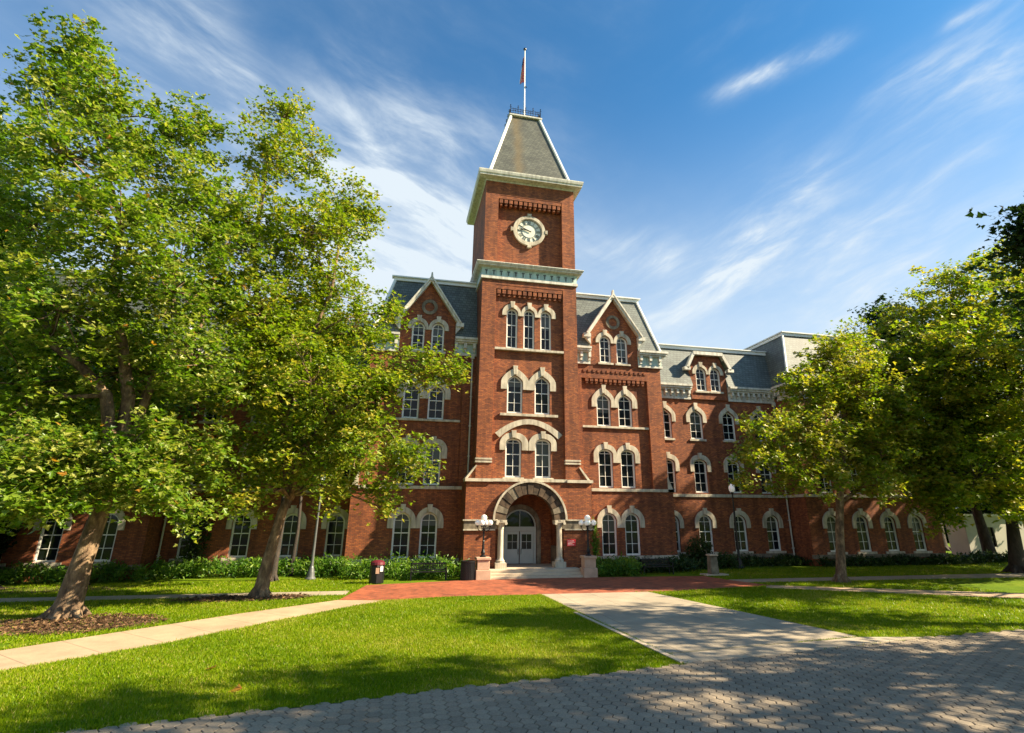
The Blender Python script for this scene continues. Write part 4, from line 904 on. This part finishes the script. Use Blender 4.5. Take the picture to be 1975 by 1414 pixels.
def tree(name, label, cat, group, trunk, limbs, blobs, mat, bark, size, per_m2=9, leaves_per=46, seed=1, r0=.45, tone0=.45, clump=.42, ysc=1.35, zlo=None, shrink=.32, fill=1.0):
    rng = np.random.default_rng(seed); t = thing(name, tuple(trunk[0]), label, cat, group)
    b = MB(); n = len(trunk); T0, T1 = Vector(trunk[0]), Vector(trunk[1]); dd = (T1-T0)/max(.1, (T1-T0).z)
    b.tube([tuple(T0+dd*z) for z in (-.3, 0, .12, .3, .6, 1.0)] + trunk[1:], [r0*1.7, r0*1.5, r0*1.33, r0*1.2, r0*1.1, r0*1.04] + [r0*(1-.35*i/(n-1)) for i in range(1, n)], 16)
    for k in range(6):
        a = k*1.05 + seed; dv = Vector((math.cos(a), math.sin(a), 0)); b.tube([T0+dv*r0*.7+Vector((0, 0, .35)), T0+dv*r0*1.6+Vector((0, 0, .08)), T0+dv*r0*(2.3+.5*math.sin(k*3))+Vector((0, 0, -.06))], [r0*.5, r0*.3, r0*.12], 7)
    segs = []
    for L_, ra, rb in limbs:
        L_ = [Vector(p) for p in L_]; m = len(L_); b.tube(L_, [ra+(rb-ra)*i/(m-1) for i in range(m)], 9); segs += [(p, ra+(rb-ra)*i/(m-1)) for i, p in enumerate(L_)]
    segs += [(Vector(trunk[-1]), r0*.6)]
    cl = []
    for (x, y, z, r) in blobs:
        r = max(r*.78, r-shrink) if r > 1.25 else r
        c = Vector((x, y, z)); s = min(segs, key=lambda q: (q[0]-c).length + (2.0 if q[0].z > z else 0))
        mid = (s[0]+c)/2 + Vector(rng.normal(size=3)*.25); rr = min(s[1]*.7, .05+.03*r); b.tube([s[0], mid, c], [rr, rr*.75, rr*.4], 6)
        k = max(5, int(per_m2*r**2)); dirs = rng.normal(size=(k, 3)); dirs /= np.linalg.norm(dirs, axis=1)[:, None]
        rad = r*rng.random(k)**.42*rng.uniform(.8, 1.34, k)
        pts = dirs*rad[:, None]*np.array([1, ysc, .92]) + np.array([x, y, z])
        for i in range(k):
            if i % 3 == 0 and r > .7: b.tube([c, (c*.45+Vector(pts[i])*.55)+Vector(rng.normal(size=3)*.12), Vector(pts[i])], [rr*.35, rr*.2, .012], 4, cap=False)
        cl.append(pts)
    b.build('trunk', bark, t, smooth=True, fix=False)
    for i in range(len(blobs)):
        for j in range(i):
            p, q = np.array(blobs[i]), np.array(blobs[j]); dd = np.linalg.norm(p[:3]-q[:3]); rm = min(p[3], q[3])
            if dd < p[3]+q[3]+.9 and rm > .7:
                k = int(per_m2*.5*rm*rm*fill) + 1; f = rng.uniform(.2, .8, k)[:, None]; g_ = rng.normal(size=(k, 3)); g_ /= np.linalg.norm(g_, axis=1)[:, None]
                cl.append(p[:3]*(1-f)+q[:3]*f + g_*(rm*.85*rng.random(k)**.5)[:, None])
    cl = np.concatenate(cl)
    if zlo is not None: cl = cl[cl[:, 2] > zlo]
    nl = leaves_per; m = len(cl); P = np.repeat(cl, nl, 0); cs = clump*rng.uniform(.6, 1.35, m)
    d = rng.normal(size=(m*nl, 3))*np.array([.62, .62, .42]); P = P + d*np.repeat(cs, nl)[:, None]
    ex = np.repeat(rng.normal(size=m)*.15, nl)
    V, T_, tn = leaves(P, size, rng, tone0=tone0, extra=ex)
    tri_mesh('crown', V, T_, tn, mat, t)
    return t
CA = [(-24.0, -11.5, 23.5, 1.7), (-25.0, -10.5, 21.8, 1.9), (-22.0, -12.5, 20.4, 1.9), (-20.6, -10.5, 19.5, 2.3), (-21.9, -13.5, 16.8, 2.3), (-19.1, -9.5, 21.7, 1.6), (-24.8, -9.5, 15.4, 2.5), (-19.2, -14.0, 13.7, 2.4), (-18.4, -10.5, 17.0, 2.4), (-17.2, -13.5, 11.5, 2.2), (-20.1, -14.5, 10.2, 2.2), (-21.6, -12.5, 7.8, 2.3), (-20.0, -9.5, 9.1, 2.9), (-16.3, -12.5, 9.0, 2.2), (-19.2, -14.5, 5.3, 1.5), (-17.2, -14.0, 5.6, 1.4), (-15.8, -11.5, 5.5, 1.6), (-15.3, -12.5, 3.4, 0.7), (-20.2, -13.5, 4.0, 0.9), (-16.4, -11.5, 14.4, 1.8), (-24.2, -11.5, 10.3, 2.4), (-18.6, -14.5, 3.9, .9), (-16.3, -13.5, 4.2, 1.1), (-21.5, -12.5, 5.0, 1.4), (-21.2, -13.5, 4.1, 1.1), (-17.5, -12.2, 4.7, 1.2), (-19.6, -14.8, 4.4, 1.0)]
CB = [(-16.1, -7.3, 25.2, 1.6), (-16.2, -8.3, 21.5, 2.1), (-14.5, -6.3, 23.2, 1.5), (-12.2, -7.3, 19.5, 1.9), (-16.5, -8.3, 17.4, 2.4), (-13.6, -9.3, 16.6, 2.6), (-11.0, -7.3, 18.7, 1.0), (-12.7, -6.3, 14.6, 2.7), (-14.9, -9.3, 12.4, 2.7), (-10.7, -8.3, 12.0, 1.9), (-15.5, -8.3, 9.1, 2.6), (-12.3, -9.8, 9.0, 2.7), (-9.7, -9.3, 9.2, 2.1), (-7.4, -9.3, 10.0, 1.4), (-6.1, -9.3, 10.3, 0.9), (-10.1, -9.3, 6.3, 2.1), (-7.6, -9.3, 5.7, 1.2), (-13.0, -8.3, 5.9, 2.2), (-15.0, -9.3, 5.3, 1.8), (-10.9, -9.8, 4.5, 1.0), (-8.9, -9.3, 4.3, 0.8), (-8.5, -9.3, 3.6, 0.4), (-14.1, -9.8, 4.0, 0.8), (-9.1, -7.3, 13.7, 1.0), (-17.6, -7.3, 14.0, 2.3)]
CC = [(-32.0, -3.0, 23.5, 2.7), (-32.0, -3.0, 19.2, 3.1), (-29.7, -3.0, 16.9, 2.5), (-30.4, -1.0, 12.5, 3.4), (-28.1, -1.0, 8.4, 2.7), (-27.9, -1.0, 4.9, 2.1), (-26.1, 1.0, 5.1, 1.7), (-29.1, 0.0, 13.2, 2.7)]
C1 = [(17.5, -7.6, 12.8, 1.6), (20.9, -6.6, 14.2, 1.5), (14.3, -8.6, 10.7, 1.5), (18.6, -7.6, 10.6, 2.6), (10.8, -9.6, 7.5, 1.4), (14.2, -8.6, 7.7, 2.0), (9.6, -9.6, 6.0, 0.8), (9.2, -9.6, 5.1, 0.5), (11.8, -9.6, 5.3, 1.0), (19.2, -6.6, 7.5, 2.5), (21.7, -6.6, 9.9, 2.0), (14.4, -9.6, 5.4, 1.0), (18.4, -8.6, 5.5, 1.5), (22.9, -5.6, 7.4, 2.0)]
C2 = [(31.6, -5.3, 20.3, 2.0), (27.5, -5.3, 17.4, 2.1), (26.4, -4.3, 13.9, 2.4), (31.5, -7.3, 16.9, 3.7), (25.8, -8.3, 12.8, 3.7), (37.7, -5.3, 22.1, 1.9), (29.2, -9.3, 11.1, 3.9), (27.8, -5.3, 9.0, 3.9), (23.2, -6.3, 6.7, 2.3), (24.6, -9.3, 5.6, 2.4), (29.3, -8.3, 6.4, 3.0), (25.8, -6.3, 4.5, 1.5), (41.2, -5.3, 14.6, 6.0), (40.6, -7.3, 21.5, 4.0), (37.8, -6.3, 7.4, 4.0), (26.8, -3.3, 4.6, 1.1), (24, -7.5, 3.9, 1.4), (27.5, -9.5, 4.3, 1.7), (30.8, -9, 3.7, 1.2), (33.5, -8, 4.3, 1.7), (22.6, -6, 9.5, 2.2), (23.8, -5, 12.5, 2.0)]
G1 = 'leafy trees on the lawns'
tree('sycamore_tree', 'tallest sycamore at left with thick leaning mottled trunk in a mulch bed', 'tree', G1,
     [(-18.95, -11.5, 0), (-18.82, -11.5, 1.84), (-18.61, -11.5, 3.77), (-18.47, -11.5, 5.07)],
     [([(-18.47, -11.5, 4.6), (-19.04, -12.3, 7.59), (-20.13, -12.5, 8.71), (-21.23, -12.5, 9.44), (-21.73, -12.5, 10.6)], .24, .12),
      ([(-18.47, -11.5, 4.8), (-18.49, -11.8, 7.62), (-18.67, -12.6, 9.07), (-19.34, -12.6, 11.21), (-20.03, -12, 12.51), (-20.45, -11.5, 15.11), (-22.7, -11.5, 20)], .26, .07),
      ([(-18.5, -11.3, 4.8), (-18.09, -11.0, 8.8), (-16.91, -11.0, 10.67), (-16.72, -11.0, 11.86), (-16.57, -11.0, 14.6)], .2, .08)],
     CA, m_leafA, m_bark, .215, per_m2=18, leaves_per=40, clump=.42, fill=.15, seed=11, r0=.37, tone0=.72)
tree('sycamore_tree', 'sycamore in the middle of the left lawn with slimmer leaning trunk, branching toward the tower', 'tree', G1,
     [(-13.62, -7.3, 0), (-13.46, -7.3, 1.71), (-13.18, -7.3, 3.57), (-12.94, -7.3, 4.25)],
     [([(-12.94, -7.3, 4.1), (-12.37, -8.5, 6.36), (-11.42, -8.8, 7.82), (-9.62, -9, 8.65), (-7.77, -9, 9.8)], .18, .05),
      ([(-12.95, -7.3, 4.1), (-13.75, -7.5, 7.89), (-15.34, -7.5, 11.65), (-16.3, -7.5, 16.34), (-16.42, -7.5, 21.33), (-15.98, -7.5, 24.85)], .22, .05),
      ([(-13.65, -7.5, 7.81), (-12.88, -8.0, 11.69), (-12.21, -8.0, 14.24), (-12.2, -7.4, 19)], .14, .05)],
     CB, m_leafB, m_bark, .195, per_m2=20, leaves_per=38, clump=.40, fill=.15, seed=12, r0=.27, tone0=.66)
tree('shade_tree', 'leafy tree at the far left edge behind the tallest sycamore', 'tree', G1,
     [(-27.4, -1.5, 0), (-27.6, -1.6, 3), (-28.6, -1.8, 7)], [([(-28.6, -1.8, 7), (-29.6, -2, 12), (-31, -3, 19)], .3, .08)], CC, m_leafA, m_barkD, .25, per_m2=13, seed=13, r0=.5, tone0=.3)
tree('young_tree', 'slender young tree in front of the right wing with yellow green leaves', 'tree', G1,
     [(15.76, -7.6, 0), (16.2, -7.6, 2.73), (16.57, -7.6, 4.41), (17.36, -7.6, 7.36), (18.5, -7.6, 11.2)],
     [([(16.5, -7.6, 4.1), (18.67, -7.0, 5.04), (20.59, -7.0, 6.9), (21.7, -6.6, 9.9)], .12, .04), ([(16.6, -7.6, 5.0), (14.29, -8.5, 7.16), (11.66, -9, 7.37)], .1, .03)],
     C1, m_leafB, m_bark, .2, per_m2=22, fill=.5, clump=.38, seed=14, r0=.24, shrink=.05, tone0=.78, leaves_per=40)
tree('shade_tree', 'large dense tree filling the right edge with forked leaning trunk', 'tree', G1,
     [(31.16, -5.3, 0), (31.6, -5.3, 2.66), (31.9, -5.3, 4.63)],
     [([(31.9, -5.3, 4.5), (30.6, -6.0, 7.59), (29.85, -6.0, 11.1), (30.5, -6.0, 18)], .34, .08), ([(31.9, -5.3, 4.5), (35.11, -5.5, 8.5), (39.86, -5.5, 14.48)], .32, .1)],
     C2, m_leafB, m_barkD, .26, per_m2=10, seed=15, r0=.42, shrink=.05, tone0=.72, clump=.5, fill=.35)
# dark trees behind the right end of the building
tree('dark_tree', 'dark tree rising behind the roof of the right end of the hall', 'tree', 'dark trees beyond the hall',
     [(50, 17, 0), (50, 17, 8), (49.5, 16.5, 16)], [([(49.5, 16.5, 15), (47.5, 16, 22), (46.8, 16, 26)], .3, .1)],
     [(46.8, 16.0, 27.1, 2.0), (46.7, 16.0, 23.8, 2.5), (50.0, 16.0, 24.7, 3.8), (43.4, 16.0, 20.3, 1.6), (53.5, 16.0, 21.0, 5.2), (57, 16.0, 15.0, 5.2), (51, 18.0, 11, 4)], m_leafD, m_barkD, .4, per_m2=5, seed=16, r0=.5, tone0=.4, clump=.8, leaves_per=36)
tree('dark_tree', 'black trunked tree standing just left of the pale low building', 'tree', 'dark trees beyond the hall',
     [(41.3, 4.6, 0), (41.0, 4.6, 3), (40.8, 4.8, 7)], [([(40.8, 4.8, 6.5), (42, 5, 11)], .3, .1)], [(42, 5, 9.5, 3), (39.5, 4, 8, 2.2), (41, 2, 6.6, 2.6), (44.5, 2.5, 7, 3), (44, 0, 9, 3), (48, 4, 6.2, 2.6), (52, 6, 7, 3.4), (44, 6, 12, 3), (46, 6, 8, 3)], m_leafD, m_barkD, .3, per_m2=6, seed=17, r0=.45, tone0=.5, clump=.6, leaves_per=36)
tree('bright_tree', 'sunlit bright green tree glimpsed beyond the gap at the hall corner', 'tree', None,
     [(52, 30, 0), (52, 30, 3)], [([(52, 30, 3), (52, 30, 6)], .2, .1)], [(50, 30, 4.5, 2.5), (54, 30, 5, 2.6), (48.5, 29, 2.8, 1.4), (52, 31, 8, 3.5), (57, 30, 6, 3)], m_leafB, m_barkD, .3, per_m2=6, seed=18, r0=.3, tone0=.7, clump=.6, leaves_per=30)
# trees standing right of the viewpoint (they shade the paving)
def shade(seed, x, y, h, r, lab, n=9, mat=m_leafA, sz=.26, z0=.42, pm=6.5, more=(), bark=m_bark, r0=.42):
    rg = random.Random(seed); bl = []
    for k in range(n):
        a = rg.random()*6.283; q = r*rg.uniform(.15, .72); z = h*(z0 + (1-z0-.08)*rg.random()); rr = r*rg.uniform(.34, .5)*(1.1-.5*abs(z/h-.65))
        bl.append((x+q*math.cos(a), y+q*math.sin(a), z, rr))
    bl.append((x, y, h*.86, r*.4)); bl += list(more)
    return tree('shade_tree', lab, 'tree', G1, [(x, y, 0), (x+.1, y, h*.2), (x, y+.1, h*.4)], [([(x, y+.1, h*.38), (x-.2, y, h*.6), (x, y, h*.85)], .3, .08)], bl, mat, bark, sz, per_m2=pm, seed=seed, r0=r0, fill=0 if bark == m_bark else 1, clump=.6, leaves_per=34)
shade(31, 10.0, -30.5, 20, 4.8, 'broad tree to the right of the hexagonal paving', z0=.5, n=13, pm=4)
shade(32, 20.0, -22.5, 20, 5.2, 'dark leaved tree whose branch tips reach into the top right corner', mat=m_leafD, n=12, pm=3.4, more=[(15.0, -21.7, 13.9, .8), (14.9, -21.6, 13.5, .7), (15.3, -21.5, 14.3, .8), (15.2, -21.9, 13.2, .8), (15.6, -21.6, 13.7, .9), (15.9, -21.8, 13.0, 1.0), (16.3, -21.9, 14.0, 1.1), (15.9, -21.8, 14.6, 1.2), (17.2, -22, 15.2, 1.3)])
shade(33, 17.0, -29.0, 18, 5.5, 'second tree beside the hexagonal paving, behind the nearest', n=12, pm=4.2)
shade(34, 29.5, -16.5, 18, 5.2, 'tree at the right of the lawn, beyond the lower right path', n=12, pm=4.5)
shade(39, 24.5, -29.5, 18, 5.0, 'farther tree right of the hexagonal paving, beyond the second', n=12, pm=4)
shade(36, -14.4, -.6, 16, 5.0, 'added tree shading the left pavilion, its trunk behind the leaning sycamore', z0=.38, n=14, pm=9, bark=m_barkD, r0=.2)  # added as a shadow caster for the left end pavilion
shade(38, -23.3, -.8, 15, 4.7, 'dark trunked tree added to cast shade on the far end of the left wing', z0=.32, n=11, pm=9, bark=m_barkD, r0=.22)  # extra tree put in to darken the outer pavilion wall
shade(37, -13.9, 2.2, 13, 3.0, 'small tree added to shade the left wing, against its wall, hidden among crowns', z0=.36, n=10, pm=9, bark=m_barkD, r0=.12)  # tucked-away tree, added so its crown shades the wing wall
shade(35, 46.0, -1.0, 15, 6.5, 'tree beyond the large dense tree at the right edge', sz=.32, pm=5)

def wood():
    rng = np.random.default_rng(61); P = []
    for k in range(60):
        x = rng.uniform(50, 150); y = 34 + (x-50)*rng.uniform(-.35, .1) + rng.uniform(0, 8); h = rng.uniform(6, 12); r = rng.uniform(2.5, 4.5)
        d = rng.normal(size=(900, 3)); d /= np.linalg.norm(d, axis=1)[:, None]; P.append(d*(r*rng.uniform(.6, 1.05, 900))[:, None]*np.array([1, 1, h/r*.5]) + np.array([x, y, h*.5]))
    P = np.concatenate(P); P = P[P[:, 2] > 0]; V, T_, tn = leaves(P, .75, rng, tone0=.5)
    tag(tri_mesh('distant_wood', V, T_, tn, m_leafD), 'dark belt of distant trees beyond the low pale building', 'trees', kind='stuff')
wood()
# ---- border plants
STR_V = np.array([(-.10, 0, 0), (.10, 0, 0), (.13, .55, .08), (-.13, .55, .08), (0, 1.1, -.05)], dtype=np.float32); STR_T = np.array([(0, 1, 2), (0, 2, 3), (3, 2, 4)], dtype=np.int32)
def border(name, label, regions, mat, seed, dens=34, hgt=1.0, size=.2, kind='stuff', cat='plants', tone0=.55, stalks=True):
    rng = np.random.default_rng(seed); Ps = []
    for (x0, x1, y0, y1, h) in regions:
        n = int((x1-x0)*(y1-y0)*dens)
        X_ = rng.uniform(x0, x1, n); Y_ = rng.uniform(y0, y1, n); H_ = h*(.72 + .28*np.sin(X_*1.7+3*np.sin(Y_*1.3)) * rng.uniform(.2, 1, n) + .12*rng.normal(size=n))
        k = 13
        zz = np.repeat(H_, k)*rng.random(n*k)**.6; sp = .13
        Ps.append(np.stack([np.repeat(X_, k)+rng.normal(size=n*k)*sp, np.repeat(Y_, k)+rng.normal(size=n*k)*sp, np.clip(zz, .03, None)], 1))
    P = np.concatenate(Ps)
    V, T_, tn = leaves(P, size, rng, up=.1, tone0=tone0, tspread=.28, extra=np.sin(P[:, 0]*2.3)*.12, shape=(STR_V, STR_T))
    o = tri_mesh(name, V, T_, tn, mat); tag(o, label, cat, kind=kind); return o
border('border_plants', 'tall bright green perennials massed along the left wing', [(-10.9, -4.6, -.95, .9, 1.15), (-8.2, -4.5, -1.3, -.9, .75), (-12.6, -10.5, .6, 2.2, 1.15), (-21.2, -12.0, 1.6, 3.4, 1.05), (-29, -21, .4, 1.6, 1.0), (-4.4, -3.55, -1.6, -.5, 1.1)], m_leafG, 41)
border('border_plants', 'bright leafy perennials right of the entrance steps', [(3.75, 6.5, -2.3, 1.0, .95)], m_leafG, 42, dens=45)
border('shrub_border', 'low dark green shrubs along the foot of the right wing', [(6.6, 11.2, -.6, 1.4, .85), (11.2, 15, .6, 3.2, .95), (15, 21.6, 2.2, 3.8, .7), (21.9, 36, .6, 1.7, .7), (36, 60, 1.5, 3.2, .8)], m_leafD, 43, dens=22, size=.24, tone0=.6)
def bush(name, x, y, r, h, lab, cat, mat, seed, sz=.16, tone0=.5, n=1400):
    rng = np.random.default_rng(seed); d = rng.normal(size=(n, 3)); d /= np.linalg.norm(d, axis=1)[:, None]; d *= (rng.random(n)**.35)[:, None]
    P = d*np.array([r, r*.8, h/2]) + np.array([x, y, h/2+.05]); P += .06*rng.normal(size=P.shape)
    V, T_, tn = leaves(P, sz, rng, up=.4, tone0=tone0); t = thing(name, (x, y, 0), lab, cat)
    tri_mesh('crown', V, T_, tn, mat, t)
    b = MB()
    for k in range(5):
        a = k*1.26; b.tube([(x, y, -.1), (x+.3*r*math.cos(a), y+.3*r*math.sin(a), h*.3), (x+.6*r*math.cos(a), y+.6*r*math.sin(a), h*.6)], [.035, .025, .01], 5)
    b.build('stems', m_barkD, t)
bush('shrub', 12.6, 1.9, .9, 2.0, 'rounded dark shrub between the stone marker and the lamp post', 'shrub', m_leafD, 51, tone0=.7)
bush('shrub', 33.8, -4.6, .7, 1.3, 'small shrub at the foot of the large dense tree', 'shrub', m_leafG, 52, tone0=.5)
bush('climbing_vine', -19.6, 3.5, .8, 4.6, 'climbing vine on the wall of the shaded left wing', 'vine', m_leafD, 53, tone0=.8)
bush('ivy', 4.15, -.25, .34, 3.3, 'bright ivy climbing the right corner of the porch', 'ivy', m_leafG, 54, sz=.13, tone0=.75, n=1300)
bush('evergreen', -29.8, .6, 2.4, 6.5, 'dark evergreen filling the far left edge', 'evergreen', m_leafD, 55, sz=.2, tone0=.1, n=16000)

# ---- grass blades on the near lawns
def in_poly(X, Y, poly):
    ins = np.zeros(len(X), bool); j = len(poly)-1
    for i in range(len(poly)):
        xi, yi = poly[i]; xj, yj = poly[j]
        c = ((yi > Y) != (yj > Y)) & (X < (xj-xi)*(Y-yi)/(yj-yi+1e-12)+xi); ins ^= c; j = i
    return ins
def grass():
    rng = np.random.default_rng(77)
    xs = np.array([p[0] for p in HEXB]); ys = np.array([p[1] for p in HEXB]); out = []
    for (x0, x1, y0, y1, den) in ((-18, -1, -24.5, -16, 1500), (-16, -1, -16, -9, 800), (-28, -9, -16, -9, 420), (-26, -9, -9, 0, 240), (3, 11, -22, -15, 1000), (3, 20, -15, -8.4, 550), (11, 28, -22, -15, 350), (10, 34, -8.4, 1, 170), (34, 48, -14, 2, 90), (28, 38, -22, -8.4, 120), (-40, -28, -14, 0, 90), (-1.7, -1.2, -22.2, -9, 2500)):
        n = int((x1-x0)*(y1-y0)*den); X_ = rng.uniform(x0, x1, n); Y_ = rng.uniform(y0, y1, n)
        GX, GY = X_, Y_; X_, Y_ = X_ + rng.normal(size=n)*.045, Y_ + rng.normal(size=n)*.045
        k = ~(in_poly(X_, Y_, PLAZA) | in_poly(X_, Y_, PATH) | in_poly(X_, Y_, CW) | in_poly(X_, Y_, APR))
        k &= Y_ > np.interp(X_, xs, ys) - .05*rng.random(n)
        k &= ~in_poly(X_, Y_, [(10.3, -5.2), (60, -6.2), (60, -8.3), (26, -7.6), (10.5, -6.6)]); k &= ~in_poly(X_, Y_, [(10.8, -8.1), (20.4, -13.6), (40, -24.0), (38.6, -26.0), (18.6, -15.1), (10.0, -9.2)])
        k &= ~in_poly(X_, Y_, [(-10.0, -5.9), (-18, -5.6), (-45, -4.6), (-45, -5.9), (-18, -6.9), (-10.05, -7.3)])
        k &= ~((((X_+18.2)/2.5)**2 + ((Y_+13)/1.5)**2 < 1) & (rng.random(n) < .9)); k &= ~(((X_+14.2)/2.4)**2 + ((Y_+7.6)/.8)**2 < 1)
        X_, Y_ = GX, GY; far = (den < 700); out.append(np.stack([X_[k], Y_[k], np.full(k.sum(), 1.0 if not far else 1.5)], 1))
    A = np.concatenate(out); n = len(A); P = A[:, :2]; sc = A[:, 2]
    ang = rng.uniform(0, 2*np.pi, n); h = rng.uniform(.035, .075, n)*sc**.5; w = rng.uniform(.006, .011, n)*sc*1.2; ln = rng.normal(size=(n, 2))*.028*sc[:, None]
    V = np.zeros((n, 3, 3)); c, s = np.cos(ang)*w, np.sin(ang)*w
    V[:, 0, 0] = P[:, 0]-c; V[:, 0, 1] = P[:, 1]-s; V[:, 1, 0] = P[:, 0]+c; V[:, 1, 1] = P[:, 1]+s; V[:, 2, 0] = P[:, 0]+ln[:, 0]; V[:, 2, 1] = P[:, 1]+ln[:, 1]; V[:, 2, 2] = h
    T_ = np.arange(n*3).reshape(n, 3)
    big = np.sin(P[:, 0]*.9+1.3*np.sin(P[:, 1]*.7))*np.sin(P[:, 1]*.8+np.sin(P[:, 0]*.5))*.12 + np.sin(P[:, 0]*3.1+2*np.sin(P[:, 1]*2.3))*.05
    tn = np.clip(.48 + big + rng.normal(size=n)*.17 + .16*np.clip(np.sin(P[:, 0]*.55+2.1*np.sin(P[:, 1]*.43+1)), 0, 1)**2, 0, .95); tn[rng.random(n) < .03] = 1
    tag(tri_mesh('grass', V.reshape(-1, 3), T_, tn, m_grass), 'short green grass covering the lawns between the paths', 'grass', kind='stuff')
grass()
rng = np.random.default_rng(91)
def litter(name, c, rx, ry, n, lab):
    a = rng.uniform(0, 6.283, n); q = rng.random(n)**.5; P = np.stack([c[0]+rx*q*np.cos(a), c[1]+ry*q*np.sin(a), rng.uniform(.015, .06, n)], 1)
    V, T_, tn = leaves(P, .11, rng, up=1.5, tone0=.5, tspread=.3); tag(tri_mesh(name, V, T_, tn, m_chip), lab, 'mulch', kind='stuff')
m_chip = leaf_mat('bark_chip', [(0, (.03, .017, .01)), (.5, (.085, .048, .027)), (.9, (.2, .12, .07)), (1, (.3, .17, .08))], .05, .1)
litter('bark_litter', (-18.2, -13.0), 2.9, 1.9, 3600, 'bark chips and dead leaves round the foot of the tallest sycamore')
litter('bark_litter', (-14.2, -7.6), 2.8, 1.1, 1300, 'bark chips in the narrow bed under the slimmer leaning sycamore')
# fallen leaves
rng = np.random.default_rng(9); 
for k, (x, y) in enumerate(((-11.9, -20.3), (-10.9, -22.2))):
    V, T_, tn = leaves(np.array([[x, y, .07]]), .22, rng, up=2); o = tri_mesh('fallen_leaf', V, T_, np.full(len(tn), 1.0), m_leafA); tag(o, ['brown fallen leaf on the left lawn, the one nearer the path', 'brown fallen leaf on the left lawn, the one nearer the paving'][k], 'leaf', 'fallen leaves')
